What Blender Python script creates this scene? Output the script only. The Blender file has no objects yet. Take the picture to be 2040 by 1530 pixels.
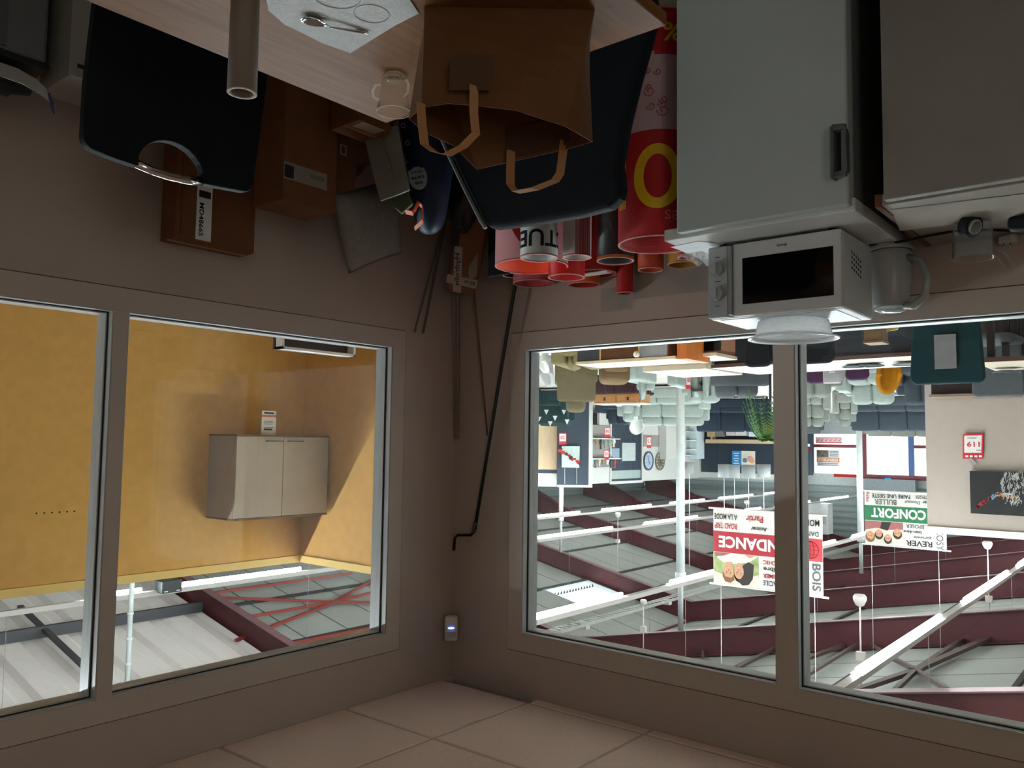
import bpy, bmesh, math, random
from mathutils import Vector, Matrix
random.seed(11)
sc = bpy.context.scene
COL = sc.collection

# ---------------------------------------------------------------- camera (held upside down in the photograph)
CAM = Vector((-2.8923, -3.0606, 1.57))
YAW, PITCH, ROLL, FPX = math.radians(39.4584), math.radians(-4.0412), math.radians(0.7601), 1639.31
_f = Vector((math.sin(YAW)*math.cos(PITCH), math.cos(YAW)*math.cos(PITCH), math.sin(PITCH)))
_r0 = Vector((math.cos(YAW), -math.sin(YAW), 0)); _u0 = _r0.cross(_f)
_r = math.cos(ROLL)*_r0 + math.sin(ROLL)*_u0
_u = -math.sin(ROLL)*_r0 + math.cos(ROLL)*_u0
cam = bpy.data.objects.new('camera', bpy.data.cameras.new('camera'))
COL.objects.link(cam)
_m = Matrix.Identity(4)
for i in range(3):
    _m[i][0] = -_r[i]; _m[i][1] = -_u[i]; _m[i][2] = -_f[i]; _m[i][3] = CAM[i]
cam.matrix_world = _m
cam.data.sensor_width = 36.0
cam.data.lens = FPX/2040*36
cam.data.clip_start = 0.05
cam.data.clip_end = 200
sc.camera = cam

# ---------------------------------------------------------------- world, exposure
w = bpy.data.worlds.new('overcast_sky'); sc.world = w; w.use_nodes = True
bgn = w.node_tree.nodes['Background']
bgn.inputs[0].default_value = (1.0, 0.985, 0.96, 1); bgn.inputs[1].default_value = 1.6
TUBE = 110.0            # emission of the fluorescent tubes
sc.view_settings.view_transform = 'Standard'
sc.view_settings.look = 'None'
sc.view_settings.exposure = 1.2
sc.view_settings.gamma = 1.0
sc.view_settings.use_curve_mapping = False
sc.cycles.use_denoising = True
sc.cycles.max_bounces = 10
sc.cycles.diffuse_bounces = 6
sc.cycles.transparent_max_bounces = 16
sc.cycles.sample_clamp_indirect = 6.0
sc.cycles.caustics_reflective = False
sc.cycles.caustics_refractive = False

# ---------------------------------------------------------------- pixel helpers (2040 x 1530 frame)
def ray(x, y):
    a = (1020-x)/FPX; b = (y-765)/FPX
    return _r*a + _u*b + _f
def pl(x, y, ax, val):
    d = ray(x, y); return CAM + d*((val-CAM[ax])/d[ax])
def pX(x, y, v): return pl(x, y, 0, v)
def pY(x, y, v): return pl(x, y, 1, v)
def pZ(x, y, v): return pl(x, y, 2, v)
def pD(x, y, d): return CAM + ray(x, y)*d
def dep(p): return (Vector(p)-CAM).dot(_f)

# ---------------------------------------------------------------- materials
def lin(h):
    h = h.lstrip('#'); o = []
    for i in (0, 2, 4):
        c = int(h[i:i+2], 16)/255
        o.append(c/12.92 if c <= .04045 else ((c+.055)/1.055)**2.4)
    return o
MATS = {}
def M(name, col, rough=.6, metal=0., var=.07, scale=9., bump=0., bscale=220., spec=.4, stretch=None, sheen=0.):
    if name in MATS: return MATS[name]
    m = bpy.data.materials.new(name); MATS[name] = m; m.use_nodes = True
    nt = m.node_tree; b = nt.nodes['Principled BSDF']; c = lin(col)
    b.inputs['Roughness'].default_value = rough; b.inputs['Metallic'].default_value = metal
    b.inputs['Specular IOR Level'].default_value = spec
    if sheen: b.inputs['Sheen Weight'].default_value = sheen
    tc = nt.nodes.new('ShaderNodeTexCoord'); mp = nt.nodes.new('ShaderNodeMapping')
    nt.links.new(tc.outputs['Object'], mp.inputs[0])
    if stretch: mp.inputs['Scale'].default_value = stretch
    n = nt.nodes.new('ShaderNodeTexNoise'); n.inputs['Scale'].default_value = scale; n.inputs['Detail'].default_value = 4
    nt.links.new(mp.outputs[0], n.inputs['Vector'])
    r = nt.nodes.new('ShaderNodeValToRGB')
    r.color_ramp.elements[0].position = .3; r.color_ramp.elements[1].position = .7
    r.color_ramp.elements[0].color = [min(1, x*(1-var)) for x in c]+[1]
    r.color_ramp.elements[1].color = [min(1, x*(1+var)) for x in c]+[1]
    nt.links.new(n.outputs['Fac'], r.inputs[0]); nt.links.new(r.outputs[0], b.inputs['Base Color'])
    if bump:
        n2 = nt.nodes.new('ShaderNodeTexNoise'); n2.inputs['Scale'].default_value = bscale
        nt.links.new(mp.outputs[0], n2.inputs['Vector'])
        bp = nt.nodes.new('ShaderNodeBump'); bp.inputs['Strength'].default_value = bump; bp.inputs['Distance'].default_value = .004
        nt.links.new(n2.outputs['Fac'], bp.inputs['Height']); nt.links.new(bp.outputs[0], b.inputs['Normal'])
    return m
def wood(name, a, b_, rough=.45, axis='X', scale=6., spec=.25):
    if name in MATS: return MATS[name]
    m = bpy.data.materials.new(name); MATS[name] = m; m.use_nodes = True
    nt = m.node_tree; b = nt.nodes['Principled BSDF']; b.inputs['Roughness'].default_value = rough; b.inputs['Specular IOR Level'].default_value = spec
    tc = nt.nodes.new('ShaderNodeTexCoord'); mp = nt.nodes.new('ShaderNodeMapping')
    s = {'X': (.9, 12, 12), 'Y': (12, .9, 12), 'Z': (12, 12, .9)}[axis]; mp.inputs['Scale'].default_value = s
    n = nt.nodes.new('ShaderNodeTexNoise'); n.inputs['Scale'].default_value = scale; n.inputs['Detail'].default_value = 6; n.inputs['Distortion'].default_value = .6
    r = nt.nodes.new('ShaderNodeValToRGB'); r.color_ramp.elements[0].position = .32; r.color_ramp.elements[1].position = .68
    r.color_ramp.elements[0].color = lin(a)+[1]; r.color_ramp.elements[1].color = lin(b_)+[1]
    nt.links.new(tc.outputs['Object'], mp.inputs[0]); nt.links.new(mp.outputs[0], n.inputs['Vector'])
    nt.links.new(n.outputs['Fac'], r.inputs[0]); nt.links.new(r.outputs[0], b.inputs['Base Color'])
    return m
def glassy(name, tint='#ffffff', refl=1.45, rough=.02, haze=0., hazecol='#ffffff', trl=.5):
    """thin clear sheet: transparent with a fresnel gloss, optionally a milky diffuse share"""
    if name in MATS: return MATS[name]
    m = bpy.data.materials.new(name); MATS[name] = m; m.use_nodes = True
    nt = m.node_tree; nt.nodes.clear()
    o = nt.nodes.new('ShaderNodeOutputMaterial'); t = nt.nodes.new('ShaderNodeBsdfTransparent'); g = nt.nodes.new('ShaderNodeBsdfGlossy')
    t.inputs[0].default_value = lin(tint)+[1]; g.inputs['Roughness'].default_value = rough
    lw = nt.nodes.new('ShaderNodeLayerWeight'); lw.inputs[0].default_value = .5
    pw_ = nt.nodes.new('ShaderNodeMath'); pw_.operation = 'POWER'; pw_.inputs[1].default_value = 5; nt.links.new(lw.outputs['Facing'], pw_.inputs[0])
    f0 = ((refl-1)/(refl+1))**2; fr = nt.nodes.new('ShaderNodeMath'); fr.operation = 'MULTIPLY_ADD'; fr.inputs[1].default_value = 1-f0; fr.inputs[2].default_value = f0; nt.links.new(pw_.outputs[0], fr.inputs[0])
    mx = nt.nodes.new('ShaderNodeMixShader'); nt.links.new(fr.outputs[0], mx.inputs[0])
    src = t.outputs[0]
    if haze:
        d = nt.nodes.new('ShaderNodeBsdfDiffuse'); d.inputs[0].default_value = lin(hazecol)+[1]
        tl = nt.nodes.new('ShaderNodeBsdfTranslucent'); tl.inputs[0].default_value = lin(hazecol)+[1]
        a = nt.nodes.new('ShaderNodeMixShader'); a.inputs[0].default_value = trl
        nt.links.new(d.outputs[0], a.inputs[1]); nt.links.new(tl.outputs[0], a.inputs[2])
        n = nt.nodes.new('ShaderNodeTexNoise'); n.inputs['Scale'].default_value = 14
        mr = nt.nodes.new('ShaderNodeMapRange'); mr.inputs[3].default_value = haze*.8; mr.inputs[4].default_value = min(1, haze*1.2)
        nt.links.new(n.outputs['Fac'], mr.inputs[0])
        h = nt.nodes.new('ShaderNodeMixShader'); nt.links.new(mr.outputs[0], h.inputs[0])
        nt.links.new(t.outputs[0], h.inputs[1]); nt.links.new(a.outputs[0], h.inputs[2]); src = h.outputs[0]
    nt.links.new(src, mx.inputs[1]); nt.links.new(g.outputs[0], mx.inputs[2]); nt.links.new(mx.outputs[0], o.inputs[0])
    return m
def emit(name, col, s):
    if name in MATS: return MATS[name]
    m = bpy.data.materials.new(name); MATS[name] = m; m.use_nodes = True
    nt = m.node_tree; nt.nodes.clear()
    o = nt.nodes.new('ShaderNodeOutputMaterial'); e = nt.nodes.new('ShaderNodeEmission')
    e.inputs[0].default_value = lin(col)+[1]; e.inputs[1].default_value = s
    nt.links.new(e.outputs[0], o.inputs[0]); return m

# ---------------------------------------------------------------- text outlines
_TX = {}
def text_geo(body, bold=0.):
    k = (body, bold)
    if k not in _TX:
        cu = bpy.data.curves.new('t', 'FONT'); cu.body = body; cu.size = 1; cu.offset = bold; cu.resolution_u = 3; cu.fill_mode = 'FRONT'
        ob = bpy.data.objects.new('t', cu)
        me = bpy.data.meshes.new_from_object(ob)
        vs = [(v.co.x, v.co.y) for v in me.vertices]; fs = [tuple(p.vertices) for p in me.polygons]
        bpy.data.objects.remove(ob); bpy.data.curves.remove(cu); bpy.data.meshes.remove(me)
        x0 = min(v[0] for v in vs); x1 = max(v[0] for v in vs); y0 = min(v[1] for v in vs); y1 = max(v[1] for v in vs)
        _TX[k] = ([((v[0]-x0)/(x1-x0)-.5, (v[1]-y0)/(y1-y0)-.5) for v in vs], fs)
    return _TX[k]

# ---------------------------------------------------------------- mesh builder
WORLD = {}
BOXF = [(0, 3, 2, 1), (4, 5, 6, 7), (0, 1, 5, 4), (1, 2, 6, 5), (2, 3, 7, 6), (3, 0, 4, 7)]
class MB:
    def __init__(s): s.v = []; s.f = []; s.mi = []; s.sm = []
    def add(s, vs, fs, m=0, sm=False):
        b = len(s.v); s.v += [tuple(v) for v in vs]
        for f in fs:
            s.f.append(tuple(i+b for i in f)); s.mi.append(m); s.sm.append(sm)
        return s
    def box(s, x0, y0, z0, x1, y1, z1, m=0):
        return s.add([(x0, y0, z0), (x1, y0, z0), (x1, y1, z0), (x0, y1, z0), (x0, y0, z1), (x1, y0, z1), (x1, y1, z1), (x0, y1, z1)], BOXF, m)
    def cbox(s, c, size, m=0, rot=None):
        hx, hy, hz = [a/2 for a in size]; vs = []
        for p in [(-hx, -hy, -hz), (hx, -hy, -hz), (hx, hy, -hz), (-hx, hy, -hz), (-hx, -hy, hz), (hx, -hy, hz), (hx, hy, hz), (-hx, hy, hz)]:
            p = Vector(p); p = rot @ p if rot else p
            vs.append(p+Vector(c))
        return s.add(vs, BOXF, m)
    def bar(s, a, b, wd, ht, m=0, up=(0, 0, 1)):
        a = Vector(a); b = Vector(b); d = (b-a).normalized(); up = Vector(up)
        if abs(d.dot(up)) > .98: up = Vector((0, 1, 0))
        x = d.cross(up).normalized()*wd/2; y = x.cross(d).normalized()*ht/2
        vs = [a-x-y, a+x-y, a+x+y, a-x+y, b-x-y, b+x-y, b+x+y, b-x+y]
        return s.add(vs, BOXF, m)
    def tube(s, pts, r, n=8, m=0, caps=True, sm=True):
        pts = [Vector(p) for p in pts]; k = len(pts); rs = r if isinstance(r, (list, tuple)) else [r]*k
        vs = []; ref = None
        for i, p in enumerate(pts):
            d = (pts[min(i+1, k-1)]-pts[max(i-1, 0)]).normalized()
            if ref is None:
                ref = d.cross(Vector((0, 0, 1)));
                if ref.length < .05: ref = d.cross(Vector((0, 1, 0)))
                ref.normalize()
            x = (ref-d*ref.dot(d)).normalized(); ref = x; y = d.cross(x)
            for j in range(n):
                a = 2*math.pi*j/n; vs.append(p+(x*math.cos(a)+y*math.sin(a))*rs[i])
        fs = [(i*n+j, i*n+(j+1) % n, (i+1)*n+(j+1) % n, (i+1)*n+j) for i in range(k-1) for j in range(n)]
        s.add(vs, fs, m, sm)
        if caps:
            s.add(vs[:n], [tuple(range(n-1, -1, -1))], m); s.add(vs[-n:], [tuple(range(n))], m)
        return s
    def lathe(s, prof, c=(0, 0, 0), n=24, m=0, sm=True, sx=1., sy=1., close=False):
        vs = []; c = Vector(c)
        for r, z in prof:
            for j in range(n):
                a = 2*math.pi*j/n; vs.append(c+Vector((r*math.cos(a)*sx, r*math.sin(a)*sy, z)))
        k = len(prof); rng = range(k) if close else range(k-1)
        fs = [(i*n+j, i*n+(j+1) % n, ((i+1) % k)*n+(j+1) % n, ((i+1) % k)*n+j) for i in rng for j in range(n)]
        return s.add(vs, fs, m, sm)
    def disc(s, c, r, ax=(0, 0, 1), n=20, m=0, ex=1., xdir=None):
        ax = Vector(ax).normalized(); x = Vector(xdir).normalized() if xdir else ax.orthogonal().normalized(); y = ax.cross(x)
        return s.add([Vector(c)+x*r*math.cos(2*math.pi*j/n)+y*r*ex*math.sin(2*math.pi*j/n) for j in range(n)], [tuple(range(n))], m)
    def prism(s, poly, off, m=0):
        poly = [Vector(p) for p in poly]; off = Vector(off); k = len(poly)
        return s.add(poly+[p+off for p in poly], [tuple(range(k-1, -1, -1)), tuple(range(k, 2*k))]+[(i, (i+1) % k, k+(i+1) % k, k+i) for i in range(k)], m)
    def rbox(s, c, size, r, m=0, rot=None, puff=0.):
        h = [a/2 for a in size]; r = min(r, *h)*.999
        def cs(a): return [-a, -a+.3*r, -a+r, -a*.33 if a > 3*r else -(a-r)*.4, a*.33 if a > 3*r else (a-r)*.4, a-r, a-.3*r, a]
        ci = Vector(c)
        for ax in range(3):
            u, v = (ax+1) % 3, (ax+2) % 3; U, V = cs(h[u]), cs(h[v])
            for sg in (-1, 1):
                vs = []
                for a in U:
                    for b in V:
                        p = [0, 0, 0]; p[ax] = sg*h[ax]; p[u] = a; p[v] = b
                        q = [max(-h[i]+r, min(h[i]-r, p[i])) for i in range(3)]
                        d = Vector([p[i]-q[i] for i in range(3)])
                        if d.length > 0: d = d.normalized()*r
                        P = Vector(q)+d
                        if puff: P[ax] += sg*puff*max(0, (1-(a/h[u])**2))*max(0, (1-(b/h[v])**2))
                        P = rot @ P if rot else P
                        vs.append(P+ci)
                n = len(V); fs = []
                for i in range(len(U)-1):
                    for j in range(n-1):
                        f = (i*n+j, (i+1)*n+j, (i+1)*n+j+1, i*n+j+1)
                        fs.append(f if sg > 0 else f[::-1])
                s.add(vs, fs, m, True)
        return s
    def blob(s, c, rx, ry, rz, n=14, k=9, m=0, jit=0., rot=None):
        vs = []
        for i in range(k+1):
            t = math.pi*i/k
            for j in range(n):
                a = 2*math.pi*j/n; q = 1+jit*math.sin(3*a+5*t)*math.sin(2*t+a)+random.uniform(-jit, jit)*.35
                p = Vector((rx*math.sin(t)*math.cos(a)*q, ry*math.sin(t)*math.sin(a)*q, rz*math.cos(t)*q))
                vs.append((rot @ p if rot else p)+Vector(c))
        fs = [(i*n+j, (i+1)*n+j, (i+1)*n+(j+1) % n, i*n+(j+1) % n) for i in range(k) for j in range(n)]
        return s.add(vs, fs, m, True)
    def text(s, body, c, right, up, wd, ht, m=0, bold=0.):
        vs, fs = text_geo(body, bold); c = Vector(c); R = Vector(right).normalized(); U = Vector(up).normalized()
        return s.add([c+R*x*wd+U*y*ht for x, y in vs], fs, m)
    def text_f(s, body, wd, ht, fn, m=0, bold=0., cuts=24):
        vs, fs = text_geo(body, bold); bm = bmesh.new(); bv = [bm.verts.new((x, y, 0)) for x, y in vs]
        for f in fs:
            try: bm.faces.new([bv[i] for i in f])
            except ValueError: pass
        for k in range(1, cuts):
            bmesh.ops.bisect_plane(bm, geom=bm.verts[:]+bm.edges[:]+bm.faces[:], plane_co=(k/cuts-.5, 0, 0), plane_no=(1, 0, 0))
        bm.verts.ensure_lookup_table(); bm.verts.index_update()
        s.add([fn(v.co.x*wd, v.co.y*ht) for v in bm.verts], [tuple(v.index for v in f.verts) for f in bm.faces], m); bm.free(); return s
    def ribbon(s, pts, wdir, wd, th=.0015, m=0):
        pts = [Vector(p) for p in pts]; W = Vector(wdir).normalized()*wd/2; k = len(pts); vs = []
        for i, p in enumerate(pts):
            d = (pts[min(i+1, k-1)]-pts[max(i-1, 0)]).normalized(); N = d.cross(W).normalized()*th/2
            vs += [p-W-N, p+W-N, p+W+N, p-W+N]
        fs = [(i*4+j, i*4+(j+1) % 4, i*4+4+(j+1) % 4, i*4+4+j) for i in range(k-1) for j in range(4)]
        fs += [(3, 2, 1, 0), tuple(range(4*k-4, 4*k))]
        return s.add(vs, fs, m)
    def mesh(s, name, mats, fix=True):
        me = bpy.data.meshes.new(name); me.from_pydata(s.v, [], s.f)
        for m in (mats if isinstance(mats, (list, tuple)) else [mats]): me.materials.append(m)
        me.polygons.foreach_set('material_index', s.mi); me.polygons.foreach_set('use_smooth', s.sm)
        if fix:
            bm = bmesh.new(); bm.from_mesh(me); bmesh.ops.remove_doubles(bm, verts=bm.verts, dist=1e-6)
            bmesh.ops.recalc_face_normals(bm, faces=bm.faces); bm.to_mesh(me); bm.free()
        me.update(); return me
    def build(s, name, mats, parent=None, bevel=0., seg=2, fix=True, label=None):
        return link(name, s.mesh(name, mats, fix), parent, bevel, seg, label)
def link(name, me, parent=None, bevel=0., seg=2, label=None):
    o = bpy.data.objects.new(name, me); COL.objects.link(o)
    if parent is not None:
        o.parent = parent
        inv = WORLD.get(parent.name)
        if inv is not None: o.matrix_parent_inverse = inv
        if parent.name in WORLD: WORLD[o.name] = Matrix.Identity(4)
    if bevel:
        b = o.modifiers.new('bevel', 'BEVEL'); b.width = bevel; b.segments = seg; b.limit_method = 'ANGLE'; b.angle_limit = math.radians(40)
    if label: o['label'] = label
    return o
def tag(o, label, cat, group=None):
    o['label'] = label; o['category'] = cat
    if group: o['group'] = group
    return o
def thing(name, label, cat, loc=(0, 0, 0), rz=0., group=None):
    """Empty at the thing's base; parts are built in its own axes"""
    o = bpy.data.objects.new(name, None); COL.objects.link(o); o.empty_display_size = .1
    o.location = loc; o.rotation_euler = (0, 0, rz); return tag(o, label, cat, group)
def wthing(name, label, cat, loc, group=None):
    """Empty at the thing's base; parts are built in world axes"""
    o = thing(name, label, cat, loc, 0, group)
    WORLD[o.name] = Matrix.Translation(-Vector(loc)); return o
def struct(name, loc=None):
    o = bpy.data.objects.new(name, None); COL.objects.link(o); o['kind'] = 'structure'; o.empty_display_size = .1
    loc = Vector(loc or (0, 0, 0)); o.location = loc; WORLD[o.name] = Matrix.Translation(-loc); return o
def smesh(name, mb, mats, **k):
    o = mb.build(name, mats, **k); o['kind'] = 'structure'; return o
def Rz(a): return Matrix.Rotation(a, 3, 'Z')
def Rx(a): return Matrix.Rotation(a, 3, 'X')
def Ry(a): return Matrix.Rotation(a, 3, 'Y')
# ================================================================ materials shared
WALL = M('wall_paint', '#b0a095', .55, var=.03, scale=3, bump=.05, bscale=500)
FRAME = M('frame_profile', '#b8aba0', .4, var=.02)
REVEAL = M('reveal_aluminium', '#aeb0b0', .35, var=.03)
GASKET = M('black_gasket', '#0c0c0d', .7)
TILE = M('ceiling_tile_fibre', '#eed4c6', .9, var=.04, scale=60, bump=.25, bscale=320)
GRID = M('ceiling_grid_metal', '#c4b2a5', .6)
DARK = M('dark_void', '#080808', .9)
GLASS = glassy('window_glass', '#f4f8f6')
WHITE = M('white_lacquer', '#d9dcda', .35, var=.02)
BLACK = M('black_plastic', '#0b0c0d', .45)
CHROME = M('chrome', '#d8d8d8', .12, 1., var=.02)
PAPER = M('white_paper', '#dde1e4', .8, var=.03, scale=25)
INK = M('black_ink', '#161616', .7)
CARTON = M('brown_cardboard', '#6d4224', .8, var=.1, scale=12, bump=.1, bscale=90)
CARTON2 = M('dark_cardboard', '#5f3c22', .8, var=.12, scale=9, bump=.1, bscale=90)
RED = M('red_print', '#a80d14', .7, var=.05)
YELLOW = M('yellow_print', '#e0b21c', .4)
ORANGE = M('orange_print', '#e8541c', .4)
CLEAR = glassy('clear_plastic', '#fafcfc', 1.25, .05, .03, '#cfd6d8')
SILL, HEAD, CEIL = 1.1272, 2.4605, 2.7394
WB = [(-1.6716, -.4507), (-2.97, -1.7504)]     # window openings in the wall towards the shop (x)
WA = [(-1.692, -.438), (-2.97, -1.7429)]       # window openings in the wall towards the display aisle (y)
RX, RY = -5.2, -5.4
# ---------------------------------------------------------------- floor, walls
smesh('floor', MB().box(RX-.1, RY-.1, -.1, .1, .1, 0), M('grey_vinyl', '#b5aca0', .5, var=.08, scale=4))
def W3(A, u, d, z): return (d, u, z) if A else (u, d, z)
def wbox(mb, A, u0, u1, d0, d1, z0, z1, m=0):
    a = W3(A, u0, d0, z0); b = W3(A, u1, d1, z1)
    return mb.box(min(a[0], b[0]), min(a[1], b[1]), z0, max(a[0], b[0]), max(a[1], b[1]), z1, m)
def ringA(mb, A, u0, u1, z0, z1, t, d0, d1, m=0):
    wbox(mb, A, u0, u1, d0, d1, z0, z0+t, m); wbox(mb, A, u0, u1, d0, d1, z1-t, z1, m)
    wbox(mb, A, u0, u0+t, d0, d1, z0+t, z1-t, m); wbox(mb, A, u1-t, u1, d0, d1, z0+t, z1-t, m)
for A, OP, nm, end in ((False, WB, 'wall_left', 0.), (True, WA, 'wall_right', .1)):
    lo = RX if not A else RY
    mb = MB()
    wbox(mb, A, lo, end, 0, .1, 0, SILL); wbox(mb, A, lo, end, 0, .1, HEAD, 2.95)
    wbox(mb, A, OP[0][1], end, 0, .1, SILL, HEAD); wbox(mb, A, OP[1][1], OP[0][0], 0, .1, SILL, HEAD); wbox(mb, A, lo, OP[1][0], 0, .1, SILL, HEAD)
    smesh(nm, mb, WALL)
    tr = MB(); g = .0035; t = .082
    u0, u1 = OP[1][0], OP[0][1]
    wbox(tr, A, u0-t, u1+t, -g, 0, SILL-t, SILL); wbox(tr, A, u0-t, u1+t, -g, 0, HEAD, HEAD+t)
    wbox(tr, A, u1, u1+t, -g, 0, SILL, HEAD); wbox(tr, A, OP[1][1], OP[0][0], -g, 0, SILL, HEAD); wbox(tr, A, u0-t, u0, -g, 0, SILL, HEAD)
    smesh('trim_2' if A else 'trim_1', tr, FRAME, bevel=.0012)
    ringA(jg := MB(), A, u0-t-.003, u1+t+.003, SILL-t-.003, HEAD+t+.003, .003, -.0008, 0); smesh('trim_4' if A else 'trim_3', jg, M('joint_shadow_gap', '#4a4038', .9))
    for k, (a, b) in enumerate(OP):
        wn = struct('window_%d' % (k+1+(2 if A else 0)), W3(A, (a+b)/2, .05, SILL))
        ringA(mb2 := MB(), A, a, b, SILL, HEAD, .004, 0, .03); mb2.build('frame', REVEAL, wn)
        ringA(mb2 := MB(), A, a+.004, b-.004, SILL+.004, HEAD-.004, .003, .03, .036); mb2.build('gasket', GASKET, wn)
        ringA(mb2 := MB(), A, a, b, SILL, HEAD, .011, .036, .1); mb2.build('glazing_bead', REVEAL, wn)
        wbox(mb2 := MB(), A, a+.009, b-.009, .056, .062, SILL+.009, HEAD-.009); mb2.build('pane', GLASS, wn)
BWIN = (-5.25, -3.6, .45, 2.3)          # window added in the unseen side wall to brighten the room
smesh('wall_back', MB().box(RX, RY-.1, 0, .1, RY, 2.95), WALL)
sw = MB().box(RX-.1, RY-.1, 0, RX, .1, BWIN[2]).box(RX-.1, RY-.1, BWIN[3], RX, .1, 2.95).box(RX-.1, RY-.1, BWIN[2], RX, BWIN[0], BWIN[3]).box(RX-.1, BWIN[1], BWIN[2], RX, .1, BWIN[3]); smesh('wall_side', sw, WALL)
wn = struct('window_6', (RX, (BWIN[0]+BWIN[1])/2, BWIN[2]))
f = MB(); f.box(RX-.08, BWIN[0], BWIN[2], RX-.03, BWIN[1], BWIN[2]+.05).box(RX-.08, BWIN[0], BWIN[3]-.05, RX-.03, BWIN[1], BWIN[3]).box(RX-.08, BWIN[0], BWIN[2]+.05, RX-.03, BWIN[0]+.05, BWIN[3]-.05).box(RX-.08, BWIN[1]-.05, BWIN[2]+.05, RX-.03, BWIN[1], BWIN[3]-.05)
f.build('frame', FRAME, wn); MB().box(RX-.058, BWIN[0]+.05, BWIN[2]+.05, RX-.052, BWIN[1]-.05, BWIN[3]-.05).build('pane', GLASS, wn)
_l = bpy.data.lights.new('window_portal', 'AREA'); _l.shape = 'RECTANGLE'; _l.size = BWIN[3]-BWIN[2]; _l.size_y = BWIN[1]-BWIN[0]; _l.cycles.is_portal = True
_o = bpy.data.objects.new('window_portal', _l); COL.objects.link(_o); _o.location = (RX-.11, (BWIN[0]+BWIN[1])/2, (BWIN[2]+BWIN[3])/2); _o.rotation_euler = (0, math.radians(-90), 0)
# ---------------------------------------------------------------- ceiling: suspended grid with tiles
ceil = struct('ceiling', (0, 0, CEIL))
MB().box(RX-.1, RY-.1, 2.93, .1, .1, 2.98).build('slab', DARK, ceil)
xs = [0.]+[-.545-.6*k for k in range(9)]; ys = [-.07-.6*k for k in range(10)]
gb = MB()
for x in xs[1:]: gb.box(x-.012, RY, CEIL+.004, x+.012, 0 if x < -.6 else -.07, CEIL+.03)
for y in ys: gb.box(RX, y-.012, CEIL+.0045, 0, y+.012, CEIL+.0305)
gb.box(-.02, RY, CEIL+.002, 0, 0, CEIL+.03); gb.box(RX, -.018, CEIL+.002, -.53, 0, CEIL+.03)
gb.build('grid', GRID, ceil)
_tm = {}
def tile(x0, x1, y0, y1):
    k = (round(x1-x0, 3), round(y1-y0, 3))
    if k not in _tm:
        hx, hy = k[0]/2, k[1]/2
        _tm[k] = MB().box(-hx, -hy, 0, hx, hy, .014).mesh('ceiling_tile', TILE)
    o = link('ceiling_tile', _tm[k], ceil, .003, 1); o.matrix_parent_inverse = Matrix.Identity(4); o.location = ((x0+x1)/2, (y0+y1)/2, 0)
for i in range(len(xs)-1):
    for j in range(len(ys)-1):
        if xs[i+1] > RX-.3 and ys[j+1] > RY-.3: tile(xs[i+1]+.009, xs[i]-.009, ys[j+1]+.009, ys[j]-.009)
    if i > 0: tile(xs[i+1]+.009, xs[i]-.009, -.061, -.006)
# ---------------------------------------------------------------- presence detector in the corner
t = wthing('motion_detector', 'small white detector with a blue light, fixed high in the room corner', 'detector', (-.06, -.06, 2.43))
c = pX(901, 1250, -.055); R = Rz(math.radians(-45)); c.y = -.06
MB().rbox((c.x, c.y, c.z), (.066, .05, .125), .016, rot=R).build('housing', M('detector_white', '#c9c6c0', .4), t)
n = Vector((-.7071, -.7071, 0)); e = Vector((.7071, -.7071, 0))
led = MB()
for k, s in ((-1, .005), (0, .007), (1, .005)): led.cbox(c+n*.0262+e*k*.010+Vector((0, 0, -.004)), (.008, .003, s), 0, R)
led.build('status_light', emit('blue_led', '#4a66ff', 9.), t, label='glowing blue status light')
MB().cbox(c+n*.0245+Vector((0, 0, .03)), (.045, .003, .03), 0, R).build('lens', M('lens_white', '#a9a7a2', .3), t)

# ================================================================ table and what stands on it
TZ = .74
OAK = wood('oak_veneer', '#6b4629', '#7d5533', .42, 'Y', 5, .07)
tb = wthing('table', 'light wooden kitchen table with a thin top in the foreground', 'table', (-1.7, -2.2, 0))
MB().box(-2.118, -2.85, TZ-.028, -1.292, -1.65, TZ).build('table_top', OAK, tb, .003)
for x in (-2.07, -1.34):
    for y in (-2.8, -1.7): MB().box(x-.025, y-.025, 0, x+.025, y+.025, TZ-.028).build('leg', M('dark_steel', '#2b2a29', .4, .6), tb, .003)
ap = MB(); ap.box(-2.09, -2.82, TZ-.09, -2.07, -1.68, TZ-.028); ap.box(-1.34, -2.82, TZ-.09, -1.32, -1.68, TZ-.028); ap.box(-2.07, -1.70, TZ-.09, -1.34, -1.68, TZ-.028)
ap.build('apron', wood('oak_edge', '#7d5533', '#8f653f', .5, 'Y'), tb)
# napkin
nk = [pZ(*q, TZ+.0015) for q in [(834, 26), (787, 50), (748, 74), (698, 105), (640, 84), (600, 64), (567, 48), (535, 20), (520, -60), (640, -110), (780, -60)]]
npk = wthing('paper_napkin', 'unfolded white embossed paper napkin lying under the spoon', 'napkin', nk[3])
MB().prism(nk, (0, 0, .0012)).build('sheet', M('tissue_paper', '#c9cccc', .9, var=.06, scale=60, bump=.6, bscale=140), npk)
em = MB()
for q, rr in (((740, 28), .034), ((670, -8), .045)):
    cc = pZ(*q, TZ+.0033); em.tube([cc+Vector((rr*math.cos(a*math.pi/14), rr*math.sin(a*math.pi/14), 0)) for a in range(29)], .0008, 5, caps=False)
em.build('embossed_ring', M('tissue_shade', '#aab3ba', .9), npk)
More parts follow.
